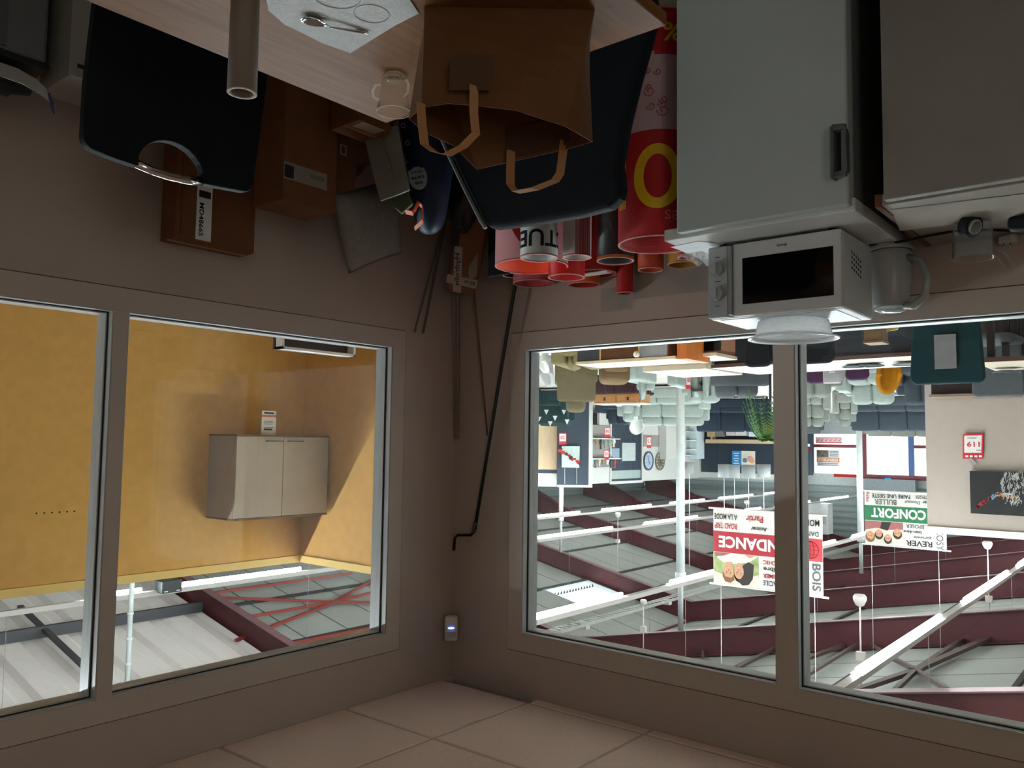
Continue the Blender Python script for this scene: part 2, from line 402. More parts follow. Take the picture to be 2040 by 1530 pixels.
# spoon
b0 = pZ(625, 40, TZ+.006); h1 = pZ(733, 66, TZ+.006); hd = (h1-b0).normalized(); hs = Vector((0, 0, 1)).cross(hd)
sp = wthing('teaspoon', 'small stainless steel teaspoon resting on the napkin', 'spoon', b0)
bowl = MB(); vs = []; nn, kk = 16, 6
for i in range(kk+1):
    for j in range(nn):
        a = 2*math.pi*j/nn; r = i/kk
        vs.append(b0+hd*(.026*r*math.cos(a))+hs*(.017*r*math.sin(a)*(1-.15*math.cos(a)))+Vector((0, 0, -.005+.009*r*r)))
bowl.add(vs, [(i*nn+j, (i+1)*nn+j, (i+1)*nn+(j+1) % nn, i*nn+(j+1) % nn) for i in range(kk) for j in range(nn)], 0, True)
STEEL = M('polished_steel', '#cfd3d8', .14, 1., var=.02)
o = bowl.build('bowl', STEEL, sp); so = o.modifiers.new('s', 'SOLIDIFY'); so.thickness = .0012
hp = [b0+hd*.022+Vector((0, 0, .003)), b0+hd*.035+Vector((0, 0, .006)), b0+hd*.06+Vector((0, 0, .004)), h1-hd*.01, h1]
MB().tube(hp, [.0022, .002, .0026, .004, .0025], 8).build('handle', STEEL, sp)
# glass cup with two handles
g0 = pZ(786, 150, TZ); g0.z = TZ
cup = thing('glass_cup', 'small clear glass cup with two handles near the table corner', 'cup', (g0.x, g0.y, TZ))
CUPG = glassy('cup_glass', '#fdfbf8', 1.3, .03, .02, '#f0e6d6')
MB().lathe([(0, .001), (.024, .001), (.029, .006), (.0305, .03), (.034, .06), (.0385, .086), (.0368, .086), (.032, .06), (.0285, .03), (.026, .012), (0, .010)], n=32).build('bowl', CUPG, cup)
MB().lathe([(.0385, .0855), (.0392, .087), (.0368, .0875), (.0365, .0855)], n=32, close=True).build('rim', glassy('glass_rim', '#fffaf0', 1.3, .05, .45, '#f4eee4'), cup)  # milky share here and in the handles paints bright outlines into clear glass
MB().lathe([(.012, .001), (.026, .001), (.027, .008), (.012, .006)], n=24, close=True).build('foot', glassy('glass_foot', '#fffaf0', 1.3, .05, .35, '#efe6d8'), cup)
rd = Vector((_r.x, _r.y, 0)).normalized()
for sgn in (1, -1):
    d = (rd*sgn + Vector((0, 0, 0))).normalized() if sgn > 0 else (-rd*.75+Vector((-_f.x, -_f.y, 0))*.65).normalized()
    MB().tube([d*.031+Vector((0, 0, .022)), d*.043+Vector((0, 0, .024)), d*.049+Vector((0, 0, .038)), d*.046+Vector((0, 0, .052)), d*.034+Vector((0, 0, .058))], .0036, 8).build('handle', glassy('glass_handle', '#fffaf0', 1.3, .03, .35, '#f4eee4'), cup)
# cardboard core standing on the table
k0 = pD(482, 185, 1.35); hh = k0.z-TZ
cr = thing('cardboard_core', 'tall pale grey empty paper roll core standing on the table', 'tube', (k0.x, k0.y, TZ))
MB().lathe([(.0225, 0), (.0238, hh), (.0186, hh), (.018, 0)], n=36, close=True).build('tube_wall', M('grey_board', '#75695f', .7, var=.04, scale=20, stretch=(1, 1, .1)), cr)
MB().lathe([(.0232, hh-.001), (.0241, hh+.0008), (.0184, hh+.0008), (.0188, hh-.001)], n=36, close=True).build('cut_rim', M('cut_board', '#b5aaa0', .8), cr)
# paper carrier bag
KRAFT = M('kraft_paper', '#633f1d', .75, var=.1, scale=7, bump=.15, bscale=60)
KRAFT_D = M('kraft_paper_patch', '#4a311d', .8, var=.06)
bag = wthing('paper_bag', 'open brown kraft paper carrier bag with flat handles standing on the table', 'bag', (-1.87, -1.83, TZ))
A0, A1 = Vector((-1.79, -2.0, TZ+.001)), Vector((-2.04, -1.79, TZ+.001)); nb = Vector((.644, .767, 0))
front = [pD(*q) for q in [(840, 214, 1.50), (893, 206, 1.49), (937, 209, 1.485), (1030, 220, 1.49), (1074, 235, 1.5), (1127, 252, 1.52)]]
right = [pD(1152, 266, 1.545), pD(1181, 283, 1.62)]
back = [pD(1124, 299, 1.67), pD(1040, 318, 1.69), pD(950, 338, 1.69)]
left = [pD(904, 291, 1.66), pD(845, 264, 1.62), pD(814, 236, 1.58)]
rim = front+right+back+left
base = [A0.lerp(A1, k) for k in (0, .18, .33, .66, .82, 1)]+[A1+nb*.05, A1+nb*.13]+[A0.lerp(A1, k)+nb*.14 for k in (.8, .45, .0)]+[A0+nb*.10, A0+nb*.07, A0+nb*.03]
bm_ = MB(); nr = 6; N = len(rim); vs = []
for i in range(nr+1):
    f = i/nr
    for j in range(N):
        p = base[j].lerp(rim[j], f); w_ = math.sin(f*math.pi)*.004*math.sin(j*2.1+f*5)
        vs.append(p+nb*w_)
bm_.add(vs, [(i*N+j, i*N+(j+1) % N, (i+1)*N+(j+1) % N, (i+1)*N+j) for i in range(nr) for j in range(N)]+[tuple(range(N))])
o = bm_.build('bag_body', KRAFT, bag); so = o.modifiers.new('s', 'SOLIDIFY'); so.thickness = .0012
fd = (A1-A0).normalized(); upv = Vector((0, 0, 1))
MB().prism([pD(*q) for q in [(898, 108, 1.475), (986, 110, 1.475), (980, 180, 1.478), (894, 180, 1.478)]], -nb*.001).build('handle_patch', KRAFT_D, bag)
ib = [back[1].lerp(back[2], .35)-nb*.006+Vector((0, 0, -.008)), back[0].lerp(back[1], -.1)-nb*.006+Vector((0, 0, -.008))]
MB().prism([ib[0], ib[1], ib[1]-Vector((0, 0, .06)), ib[0]-Vector((0, 0, .06))], -nb*.001).build('handle_patch', KRAFT_D, bag)
KR2 = M('kraft_handle', '#a3764d', .75)
fh = [pD(838, 205, 1.485), pD(841, 250, 1.47), pD(846, 288, 1.45), pD(866, 303, 1.44), pD(890, 309, 1.44), pD(922, 292, 1.45), pD(948, 266, 1.46), pD(944, 225, 1.475), pD(944, 170, 1.474)]
MB().ribbon(fh, fd*.8+nb*.6, .018, m=0).build('handle', KR2, bag)
bh = [pD(1018, 300, 1.672), pD(1017, 345, 1.665), pD(1017, 368, 1.66), pD(1028, 383, 1.65), pD(1066, 376, 1.645), pD(1106, 360, 1.65), pD(1116, 345, 1.655), pD(1122, 300, 1.665), pD(1124, 280, 1.665)]
MB().ribbon(bh, fd*.75+nb*.66, .022, m=0).build('handle', KR2, bag)

# ================================================================ chairs at the table
NAVY = M('black_upholstery', '#0a1013', .7, var=.2, scale=14, bump=.2, bscale=300, spec=.2)
ch = wthing('dining_chair', 'black chair with rounded back, half moon cut-out and chrome grip bar', 'chair', (-1.15, -2.04, 0))
X1 = -.95
def cp(y, z): return Vector((X1+.05*(.9-z)*-.3+.10*(y+2.04)**2, y, z))
o_l = []
top = .905
for a in range(7):
    t_ = a/6*math.pi/2; o_l.append((-2.262+.03-.03*math.cos(t_), top-.03+.03*math.sin(t_)))
o_l += [(-2.20, .910), (-2.138, .915), (-2.135, .915)]
for a in range(13):
    t_ = math.pi-a/12*math.pi; o_l.append((-2.048+.086*math.cos(t_), .905-.075*math.sin(t_)))
o_l += [(-1.961, .915), (-1.9, .91)]
for a in range(7):
    t_ = math.pi/2-a/6*math.pi/2; o_l.append((-1.815-.03+.03*math.cos(t_), top-.03+.03*math.sin(t_)))
o_l += [(-1.80, .75), (-1.78, .52), (-2.25, .52), (-2.262, .75)]
MB().prism([cp(*q) for q in o_l], (.028, 0, 0)).build('backrest', NAVY, ch, .008, 3)
MB().tube([cp(-2.136, .906)+Vector((.014, 0, 0)), cp(-2.09, .913)+Vector((.014, 0, 0)), cp(-2.048, .915)+Vector((.014, 0, 0)), cp(-2.0, .913)+Vector((.014, 0, 0)), cp(-1.96, .906)+Vector((.014, 0, 0))], .0115, 10).build('grip_bar', CHROME, ch, label='chrome grip bar')
MB().rbox((-1.18, -2.03, .455), (.44, .44, .06), .025).build('seat', NAVY, ch)
for x, y in ((-1.36, -1.85), (-1.36, -2.21), (-.97, -1.85), (-.97, -2.21)): MB().tube([(x, y, .43), (x, y, 0)], .013, 10).build('leg', CHROME, ch)
for y in (-1.86, -2.2): MB().tube([(-.935, y, .43), (-.90, y, .62)], .012, 8).build('back_post', CHROME, ch)
# padded chair at the far end of the table
NAVY2 = M('navy_padding', '#0b1119', .75, var=.25, scale=7, bump=.25, bscale=180, spec=.2)
ch = wthing('padded_chair', 'dark navy padded chair with a broad flared back behind the paper bag', 'chair', (-1.55, -1.4, 0))
prof = [(-1.275, .925), (-1.33, .93), (-1.45, .936), (-1.6, .94), (-1.70, .935), (-1.735, .915), (-1.745, .89), (-1.738, .82), (-1.765, .72), (-1.80, .62), (-1.86, .47), (-1.86, .40), (-1.02, .40), (-1.05, .52), (-1.13, .67), (-1.2, .80), (-1.255, .90)]
MB().prism([(x, -1.22-.08*(.93-z), z) for x, z in prof], (0, .05, 0)).build('backrest', NAVY2, ch, .015, 3)
MB().tube([(-1.045, -1.26, .5), (-1.125, -1.245, .67), (-1.195, -1.235, .8), (-1.25, -1.225, .9), (-1.268, -1.222, .925)], .006, 6).build('piping', M('grey_piping', '#7f8a8c', .6), ch)
MB().rbox((-1.45, -1.43, .42), (.6, .46, .1), .04).build('seat', NAVY2, ch)
for x, y in ((-1.7, -1.65), (-1.2, -1.65), (-1.7, -1.25), (-1.2, -1.25)): MB().tube([(x, y, .38), (x, y, 0)], .016, 10).build('leg', BLACK, ch)

# ================================================================ fridge, unit and worktop along the shop side
FZ = .88
FRG = M('fridge_enamel', '#adb4b2', .42, var=.02, bump=.08, bscale=400)
FRG2 = M('unit_laminate', '#847e76', .5, var=.03, bump=.05, bscale=400)
fr = wthing('fridge', 'white under-counter fridge with a bar handle below the microwave', 'fridge', (-1.87, -.33, 0))
MB().box(-2.150, -.575, .03, -1.593, -.03, FZ-.045).build('body', M('fridge_side', '#6a6c69', .5), fr, .004)
dr = MB().box(-2.150, -.63, .06, -1.593, -.58, FZ-.012).build('door', FRG, fr, .006)
hx = -2.128
ha, hb_ = pY(1690, 250, -.645), pY(1659, 360, -.645); HG = M('handle_grey', '#5a5f5d', .4)
hm = MB(); hm.box(hb_.x-.012, -.672, ha.z, hb_.x, -.632, hb_.z); hm.box(ha.x, -.672, ha.z, hb_.x-.012, -.655, ha.z+.016); hm.box(ha.x, -.672, hb_.z-.016, hb_.x-.012, -.655, hb_.z); hm.box(ha.x, -.672, ha.z+.016, ha.x+.014, -.632, hb_.z-.016)
hm.build('handle', HG, dr, .004); MB().box(ha.x+.014, -.652, ha.z+.016, hb_.x-.012, -.632, hb_.z-.016).build('handle_recess', M('recess_dark', '#2c2f2e', .6), dr)
MB().box(-2.16, -.60, FZ-.04, -1.53, -.005, FZ).build('top_board', M('fridge_top', '#c4c5c2', .4), fr, .004)
for x in (-2.1, -1.64):
    for y in (-.54, -.08): MB().lathe([(0, 0), (.018, 0), (.018, .03), (0, .03)], (x, y, 0), 12).build('foot', BLACK, fr)
un = wthing('base_unit', 'grey laminate base unit with a light worktop beside the fridge', 'cabinet', (-2.7, -.33, 0))
MB().box(-3.1, -.60, .1, -2.245, -.03, FZ-.04).build('body', M('unit_side', '#4c4a46', .6), un)
for a, b in ((-2.66, -2.245), (-3.1, -2.664)): MB().box(a, -.635, .1, b-.002, -.602, FZ-.006).build('door', FRG2, un, .003)
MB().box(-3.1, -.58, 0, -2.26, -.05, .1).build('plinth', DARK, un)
MB().box(-3.1, -.60, FZ-.035, -2.232, -.005, FZ).build('worktop', M('pale_worktop', '#8d857b', .45, var=.08, scale=5), un, .003)
MB().box(-2.232, -.60, FZ-.035, -2.214, -.005, FZ+.001).build('worktop_edge', M('brown_edge', '#6b3d26', .5), un)
# microwave
MX0, MX1, MY0, MY1, MZ0, MZ1 = -2.078, -1.628, -.47, -.157, .892, 1.141
mw = wthing('microwave', 'white microwave oven with a black window standing on the fridge', 'microwave', (-1.85, -.31, FZ))
MWW = M('microwave_enamel', '#bcbcba', .35, var=.02); MWG = M('microwave_panel', '#a5a9aa', .4)
MB().box(MX0, MY0+.02, MZ0, MX1, MY1, MZ1).build('body', MWW, mw, .006)
MB().box(MX0, MY0, MZ0, MX0+.36, MY0+.019, MZ1-.002).build('door', MWW, mw, .005)
cpn = MB().box(MX0+.375, MY0, MZ0, MX1, MY0+.019, MZ1-.002).build('control_panel', MWG, mw, .006)
MB().box(MX0+.360, MY0-.006, MZ0+.004, MX0+.374, MY0+.016, MZ1-.008).build('door_grip', M('grip_grey', '#8b8e8e', .4), mw, .003)
MB().box(MX0+.025, MY0-.0012, MZ0+.052, MX0+.325, MY0+.004, MZ1-.040).build('door_window', M('black_glass', '#040405', .08, spec=.6), mw, .002)
MB().text('Bluesky', (MX0+.19, MY0-.0008, MZ0+.026), (1, 0, 0), (0, 0, 1), .034, .011, bold=.02).build('lettering', INK, mw)
for z in (MZ0+.078, MZ0+.165):
    k = MB(); yy = MY0-.0008
    k.tube([(MX1-.037, MY0+.002, z), (MX1-.037, MY0-.018, z)], [.0235, .0205], 24); k.box(MX1-.040, MY0-.024, z-.02, MX1-.034, MY0-.016, z+.02)
    kn = k.build('knob', MWG, cpn)
    d = MB()
    for a in range(20):
        an = a/20*2*math.pi; d.bar((MX1-.037+.0265*math.cos(an), yy, z+.0265*math.sin(an)), (MX1-.037+.029*math.cos(an), yy, z+.029*math.sin(an)), .0007, .0008, 0, (0, 1, 0))
    d.build('dial_marks', INK, cpn)['kind'] = 'stuff'
lb = MB()
for z, wd in ((MZ0+.122, .022), (MZ0+.206, .018), (MZ0+.038, .016)): lb.box(MX1-.037-wd/2, MY0-.0006, z-.0012, MX1-.037+wd/2, MY0+.002, z+.0012)
lb.build('panel_marks', INK, cpn)['kind'] = 'stuff'
vt = MB()
for i in range(5):
    for j in range(4):
        y = MY0+.095+i*.022; z = MZ0+.052+j*.017+i*.004
        vt.box(MX0-.0006, y, z, MX0+.002, y+.011, z+.009)
vt.build('vent_holes', BLACK, mw)['kind'] = 'stuff'
for x in (MX0+.04, MX1-.04):
    for y in (MY0+.04, MY1-.04): MB().lathe([(0, 0), (.014, 0), (.016, .012), (0, .012)], (x, y, FZ), 12).build('foot', BLACK, mw)
MB().box(MX0+.03, MY0+.04, MZ1, MX1-.03, MY1-.02, MZ1+.0015).build('top_rib', M('microwave_top', '#b6bcc2', .25), mw)
# plastic splash cover upside down on the microwave
dc = pY(1580, 650, -.31); dx = dc.x
DOME = glassy('milky_plastic', '#eef3f4', 1.3, .15, .72, '#ffffff', .6)
dm = thing('splash_cover', 'milky plastic microwave cover turned upside down on the microwave', 'cover', (dx, -.31, MZ1+.0015))
MB().lathe([(.0, .0), (.105, .0), (.116, .006), (.124, .045), (.128, .058), (.126, .058), (.122, .045), (.114, .009), (.104, .003), (0, .003)], n=48).build('dome', DOME, dm)
MB().lathe([(.127, .056), (.148, .062), (.15, .066), (.146, .068), (.126, .06)], n=48, close=True).build('rim', glassy('milky_rim', '#f4f8f8', 1.35, .12, .9, '#f8fafa', .45), dm)
MB().cbox((0, 0, .011), (.07, .016, .018)).build('grip', DOME, dm, .005)
# kettle
kt = thing('kettle', 'white electric kettle with a translucent handle tucked behind the microwave', 'kettle', (-2.118, -.085, FZ), math.radians(200))
KW = M('kettle_white', '#a3a4a3', .3, var=.02)
MB().lathe([(0, 0), (.072, 0), (.074, .018), (.07, .02)], n=32).build('base', KW, kt)
MB().lathe([(.066, .021), (.07, .03), (.066, .12), (.058, .205), (.052, .215), (0, .215)], n=32).build('jug', KW, kt)
MB().lathe([(0, .234), (.03, .233), (.052, .224), (.055, .214), (0, .214)], n=32).build('lid', glassy('kettle_lid', '#eef3f4', 1.9, .05, .5, '#e3e8e8'), kt)
MB().tube([(.045, 0, .212), (.085, 0, .218), (.125, 0, .19), (.135, 0, .13), (.115, 0, .07), (.064, 0, .05)], [.013, .015, .014, .013, .012, .012], 10).build('handle', M('kettle_grey', '#9fa4a0', .3), kt)
MB().prism([(-.05, -.02, .21), (-.085, 0, .205), (-.05, .02, .21)], (0, 0, -.05)).build('spout', KW, kt)
# crumpled film beside the microwave
c = pZ(1395, 512, FZ); f_ = MB(); vs = []
for i in range(10):
    for j in range(10):
        vs.append(Vector((c.x-.05+i*.0115, c.y-.09+j*.022, FZ+.002+random.uniform(0, .035)*math.sin(i/9*math.pi)*math.sin(j/9*math.pi))))
f_.add(vs, [(i*10+j, i*10+j+1, i*10+j+11, i*10+j+10) for i in range(9) for j in range(9)])
o = f_.build('plastic_film', glassy('crumpled_film', '#f4f4f4', 1.6, .1, .35, '#e4e4e2')); tag(o, 'crumpled clear plastic film lying beside the microwave', 'film')
pp = [pZ(*q, FZ+.001) for q in [(1336, 492), (1352, 497), (1432, 534), (1440, 486), (1392, 480)]]
o = MB().prism(pp, (0, 0, .001)).build('paper_sheet', PAPER); tag(o, 'white sheet of paper under the crumpled film on the fridge', 'paper')
# tape dispenser, roll, cable, adapters on the unit
c = pZ(1938, 455, FZ); c.y = -.30; c = Vector((pY(1938, 470, -.3).x, -.30, FZ))
cn = thing('plastic_tub', 'clear plastic tub holding a tape roll, next to the black cable', 'tub', (c.x, c.y, FZ))
MB().lathe([(0, .002), (.045, .002), (.052, .01), (.058, .12), (.062, .122), (.056, .12), (.050, .012), (0, .005)], n=28).build('wall', CLEAR, cn)
MB().tube([(-.062, 0, .10), (-.085, .0, .12), (-.10, 0, .155), (-.085, 0, .165), (-.06, 0, .12)], .003, 8).build('clip', CLEAR, cn)
rl = wthing('tape_roll', 'dark roll of adhesive tape leaning in the clear plastic tub', 'tape', (c.x, c.y, FZ+.02))
cc = c+Vector((.0, -.035, .03)); ax = Vector((-.75, -.45, .35)).normalized()
def ring_tube(mb, c, ax, r, t, wd, n=28, m=0):
    ax = Vector(ax).normalized(); x = ax.orthogonal().normalized(); y = ax.cross(x); vs = []
    for rr, h in ((r, -wd/2), (r, wd/2), (r-t, wd/2), (r-t, -wd/2)):
        vs += [Vector(c)+ax*h+(x*math.cos(2*math.pi*j/n)+y*math.sin(2*math.pi*j/n))*rr for j in range(n)]
    return mb.add(vs, [(i*n+j, i*n+(j+1) % n, ((i+1) % 4)*n+(j+1) % n, ((i+1) % 4)*n+j) for i in range(4) for j in range(n)], m, False)
ring_tube(MB(), cc, ax, .033, .010, .03).build('tape', M('dark_tape', '#1a1c20', .3), rl)
ring_tube(MB(), cc+ax*.004, ax, .022, .004, .034).build('core', M('tape_core', '#b7b2aa', .6), rl)
cb = [pZ(1732, 489, FZ+.004), pZ(1790, 482, FZ+.004), pZ(1850, 470, FZ+.004), pZ(1900, 461, FZ+.004), pZ(1970, 458, FZ+.004), pZ(2010, 460, FZ+.004), pZ(2100, 452, FZ+.004)]
o = MB().tube(cb, .0042, 8).build('power_cable', BLACK); tag(o, 'thin black power cable running across the worktop', 'cable')
for k, (q, sz, nm, lab) in enumerate([((2008, 468), (.05, .035, .03), 'plug_adapter', 'white plug adapter lying on the worktop behind the cable'), ((2030, 490), (.06, .05, .028), 'charger', 'round-edged white charger at the back of the worktop')]):
    p = pZ(*q, FZ); a_ = wthing(nm, lab, 'charger', (p.x, p.y, FZ))
    MB().rbox((p.x, p.y, FZ+sz[2]/2), sz, .008, rot=Rz(.4)).build('body', MWW, a_)
    for s in (-1, 1): MB().tube([(p.x+s*.009, p.y-.02, FZ+sz[2]), (p.x+s*.009, p.y-.02, FZ+sz[2]+.016)], .0022, 6).build('pin', STEEL, a_)
p = pZ(2034, 428, FZ)
o = MB().rbox((p.x, p.y, FZ+.025), (.07, .05, .05), .02).build('dark_pouch', M('dark_pouch', '#20262b', .6)); tag(o, 'small dark pouch at the front of the worktop', 'pouch')
sh = []
for i in range(9):
    for j in range(7):
        sh.append(pZ(1775+i*33+j*3, 418-i*4+j*7, FZ+.001)+Vector((0, 0, random.uniform(0, .012) if 0 < i < 8 and 0 < j < 6 else .0005)))
o = MB().add(sh, [(i*7+j, i*7+j+1, i*7+j+8, i*7+j+7) for i in range(8) for j in range(6)], 0, True).build('kitchen_paper', M('kitchen_paper', '#a39b90', .9, bump=.3, bscale=120)); tag(o, 'crumpled pale kitchen paper spread on the worktop', 'paper')
# ================================================================ rolled posters and banners stacked by the wall
PINK = M('pink_print', '#c07f83', .7, var=.1, scale=5)
ROLLW = M('roll_white', '#b9b4b0', .5); EDGE = M('roll_edge', '#c98a84', .6)
def roll(x0, x1, yr, Y, label, outer, inner, shells=1, n=36, name='poster_roll', cat='poster roll', marks=None):
    """a rolled print standing on the floor; its rim spans pixels x0..x1 at height yr"""
    c = pY((x0+x1)/2, yr, Y); r = (x1-x0)/2*dep(c)/FPX; h = c.z
    t = thing(name, label, cat, (c.x, c.y, 0), 0, 'rolled prints standing against the wall')
    mb = MB(); mb.lathe([(r, 0), (r, h), (r-.004, h), (r-.004, 0)], n=n, close=True); o = mb.build('outer_wrap', outer, t)
    MB().lathe([(r-.0045, .02), (r-.0045, h-.002), (r-.007, h-.002), (r-.007, .02)], n=n, close=True).build('lining', inner, t)
    for k in range(shells-1):
        q = r-.012-.012*k; dz = .004*(k+1)
        MB().lathe([(q, 0), (q, h-dz), (q-.003, h-dz), (q-.003, 0)], (.004*k, -.003*k, 0), n=n, close=True).build('inner_wrap', outer if not isinstance(outer, list) else outer[0], t)
    MB().lathe([(r+.0006, h-.004), (r+.0008, h+.001), (r-.0065, h+.001), (r-.0065, h-.004)], n=n, close=True).build('cut_edge', EDGE, t)
    if marks: marks(t, r, h)
    return t, r, h
def wrap(r, phi0, z0, e=.0012):
    def fn(x, y):
        a = phi0+x/r; return (math.cos(a)*(r+e), math.sin(a)*(r+e), z0+y)
    return fn
CD = -YAW-math.pi/2+0  # direction on a cylinder that faces the camera
def facing(t): return math.atan2(CAM.y-t.location.y, CAM.x-t.location.x)
def patch(mb, r, phi0, z0, wd, ht, m=0, nx=14, nz=1, e=.0008, shape=None):
    fn = wrap(r, phi0, z0, e); vs = []
    for i in range(nx+1):
        for j in range(nz+1):
            x = (i/nx-.5)*wd; y = (j/nz-.5)*ht
            if shape: x, y = shape(x, y)
            vs.append(fn(x, y))
    return mb.add(vs, [(i*(nz+1)+j, (i+1)*(nz+1)+j, (i+1)*(nz+1)+j+1, i*(nz+1)+j+1) for i in range(nx) for j in range(nz)], m)
def big_red(t, r, h):
    f = facing(t)
    fn = wrap(r, f, h-.215, .0022); vs = []
    for k in range(40):
        a_ = 2*math.pi*k/40
        vs += [fn(.088*math.cos(a_), .118*math.sin(a_)), fn(.05*math.cos(a_), .08*math.sin(a_))]
    MB().add(vs, [(2*k, 2*k+1, (2*k+3) % 80, (2*k+2) % 80) for k in range(40)]).build('yellow_digit', YELLOW, t)
    mb = MB(); patch(mb, r, f+1.05, h-.23, .05, .23, nx=5, e=.0022); mb.build('yellow_digit', YELLOW, t)
    mb = MB(); mb.text_f('%', .07, .07, wrap(r, f-.36, h-.745, .0028), bold=.02); mb.build('percent_sign', YELLOW, t)
    mb = MB(); mb.text_f('es', .055, .035, wrap(r, f-.36, h-.075, .002)); mb.build('small_lettering', M('pale_red_print', '#d8787c', .4), t)
    mb = MB(); patch(mb, r, f, h-.53, 1.2*r*2, .29, nx=24); mb.build('pink_panel', M('rose_print', '#b79a9c', .45, var=.1, scale=8), t)
    fl = MB()
    for k in range(9):
        a0 = f-.05+.55*random.random()-.1; z0 = h-.45-.16*random.random(); rr = .012+.012*random.random()
        pts = [wrap(r, a0, z0, .0022)(rr*math.cos(s*.7)*(1-s*.07), rr*math.sin(s*.7)*(1-s*.07)) for s in range(12)]
        fl.tube(pts, .0022, 5)
    fl.build('flower_print', M('flower_red', '#b0585c', .5), t)['kind'] = 'stuff'
    mb = MB(); patch(mb, r, f-.42, h-.74, .5*r*2, .16, nx=10, e=.0016); mb.build('red_badge', RED, t)
roll(1232, 1388, 488, -.40, 'large red rolled banner with yellow digits beside the fridge', RED, M('red_inside', '#c8545a', .4), 5, 48, marks=big_red)
def arcs(t, r, h):
    f = facing(t); mb = MB()
    for k, (a, b) in enumerate([(-.4, -.06), (-.1, -.12)]):
        vs = []
        for i in range(13):
            u = i/12; x = -.8+u*.85; z = h-.02-.16*(1-u)**1.6+b*.4; wdt = .016*math.sin(u*math.pi)+.003
            vs += [wrap(r, f-x*1.0, z+wdt)(0, 0), wrap(r, f-x*1.0, z-wdt)(0, 0)]
        mb.add(vs, [(2*i, 2*i+1, 2*i+3, 2*i+2) for i in range(12)])
    mb.build('red_swirl', RED, t)
roll(986, 1132, 531, -.46, 'wide pink roll with red swirls and orange inside, right behind the navy chair', PINK, M('orange_inside', '#ff5420', .6), 1, 48, marks=arcs)
def actuel(t, r, h):
    f = facing(t); MB().text_f('ACTUEL', .33, .062, wrap(r, f-.5, h-.06), bold=.02).build('lettering', INK, t)
roll(1036, 1111, 514, -.72, 'white roll with bold black lettering standing inside the front row', M('white_print', '#aeb0ae', .45), ROLLW, 2, 36, marks=actuel)
def stripes(t, r, h):
    f = facing(t); mb = MB()
    for k, (a, wd) in enumerate([(.35, .02), (.62, .006), (.8, .01), (1.0, .008)]): patch(mb, r, f-a, h-.3, wd, .6, nx=3)
    patch(mb, r, f-.15, h-.25, .03, .5, 1, nx=4); mb.build('stripe_print', [M('dark_red_print', '#7e2326', .5), M('mauve_print', '#8c5a5a', .5)], t)
roll(1121, 1178, 513, -.62, 'slim pale roll with dark red stripes between the lettered and the black rolls', M('pale_print', '#a99c98', .45), ROLLW, 2, marks=stripes)
def blackmarks(t, r, h):
    f = facing(t); mb = MB()
    for k in range(26): patch(mb, r, f+random.uniform(-.8, .9), h-.05-random.random()*.18, random.uniform(.004, .02), random.uniform(.006, .05), nx=2)
    mb.build('grey_print', M('grey_print', '#4c4a4b', .5), t)['kind'] = 'stuff'
    mb = MB(); patch(mb, r, f, h-.005, r*2.6, .012, nx=20); mb.build('orange_edge', M('ochre_edge', '#a8642a', .5), t)
roll(1189, 1263, 520, -.33, 'black and grey patterned roll with an ochre rim', M('charcoal_print', '#232122', .4), M('grey_inside', '#3a3a3a', .5), 2, marks=blackmarks)
roll(1001, 1046, 549, -.2, 'black tube with an oval mouth at the end of the row', BLACK, DARK, 1)
roll(1022, 1105, 565, -.1, 'flattened rose coloured roll at the back against the wall', M('rose_roll', '#b04a52', .4), M('rose_inside', '#8e2a33', .5), 3)
roll(1092, 1165, 553, -.3, 'bright red roll behind the white lettered one', M('bright_red', '#c8151a', .35), RED, 2)
roll(1140, 1228, 546, -.12, 'red roll with a white paper band near the middle of the row', RED, M('deep_red', '#8f0d15', .4), 3)
roll(1132, 1196, 568, -.07, 'orange edged roll standing furthest back in the middle', M('burnt_orange', '#c0561d', .4), M('deep_red2', '#9b1c17', .4), 1)
roll(1228, 1261, 585, -.05, 'narrow tall red roll rising above the others', M('tall_red', '#a81519', .4), M('deep_red3', '#7b0c12', .4), 1, 24)
roll(1271, 1322, 538, -.12, 'burnt orange roll behind the large red banner', M('rust_print', '#b3401c', .45), M('rust_inside', '#8a2f17', .5), 2)
roll(1330, 1394, 528, -.08, 'yellow roll at the back beside the fridge', M('mustard_print', '#b98718', .45), M('mustard_inside', '#8f6610', .5), 1)
roll(1350, 1386, 514, -.22, 'small red roll squeezed between the yellow roll and the fridge', M('cherry_print', '#a90f1a', .4), M('cherry_inside', '#c04a50', .4), 1, 24)
c = pY(1184, 553, -.12); zr_ = pY(1184, 546, -.12).z
o = MB().box(c.x-.09, -.16, zr_+.001, c.x+.07, -.12, zr_+.007).build('paper_strip', PAPER); tag(o, 'short white paper strip lying across the red rolls', 'paper')
# black panel standing at the end of the rolls
a = pY(976, 452, -.33); b = pY(1003, 548, -.33)
o = MB().box(a.x-.12, -.34, 0, a.x, -.325, b.z).build('black_board', M('black_board', '#070707', .5), bevel=.002); tag(o, 'narrow black panel standing beside the pink roll', 'panel')
# clear acrylic holder on the wall
ac = wthing('leaflet_holder', 'clear acrylic leaflet holder fixed on the wall above the rolls', 'holder', (-1.1, -.01, .9))
a = pY(1197, 622, -.012); b = pY(1258, 568, -.012)
MB().box(b.x, -.012, b.z, a.x, -.008, a.z).build('back_plate', CLEAR, ac)
a2 = pY(1232, 618, -.03); MB().box(b.x+.005, -.032, b.z, a2.x, -.029, a2.z-.005).build('front_pocket', CLEAR, ac)
a = pY(1262, 596, -.012); b = pY(1412, 520, -.012)
o = MB().box(b.x, -.014, .55, a.x, -.009, a.z).build('acrylic_sheet', CLEAR); tag(o, 'large clear acrylic sheet leaning on the wall behind the rolls', 'sheet')

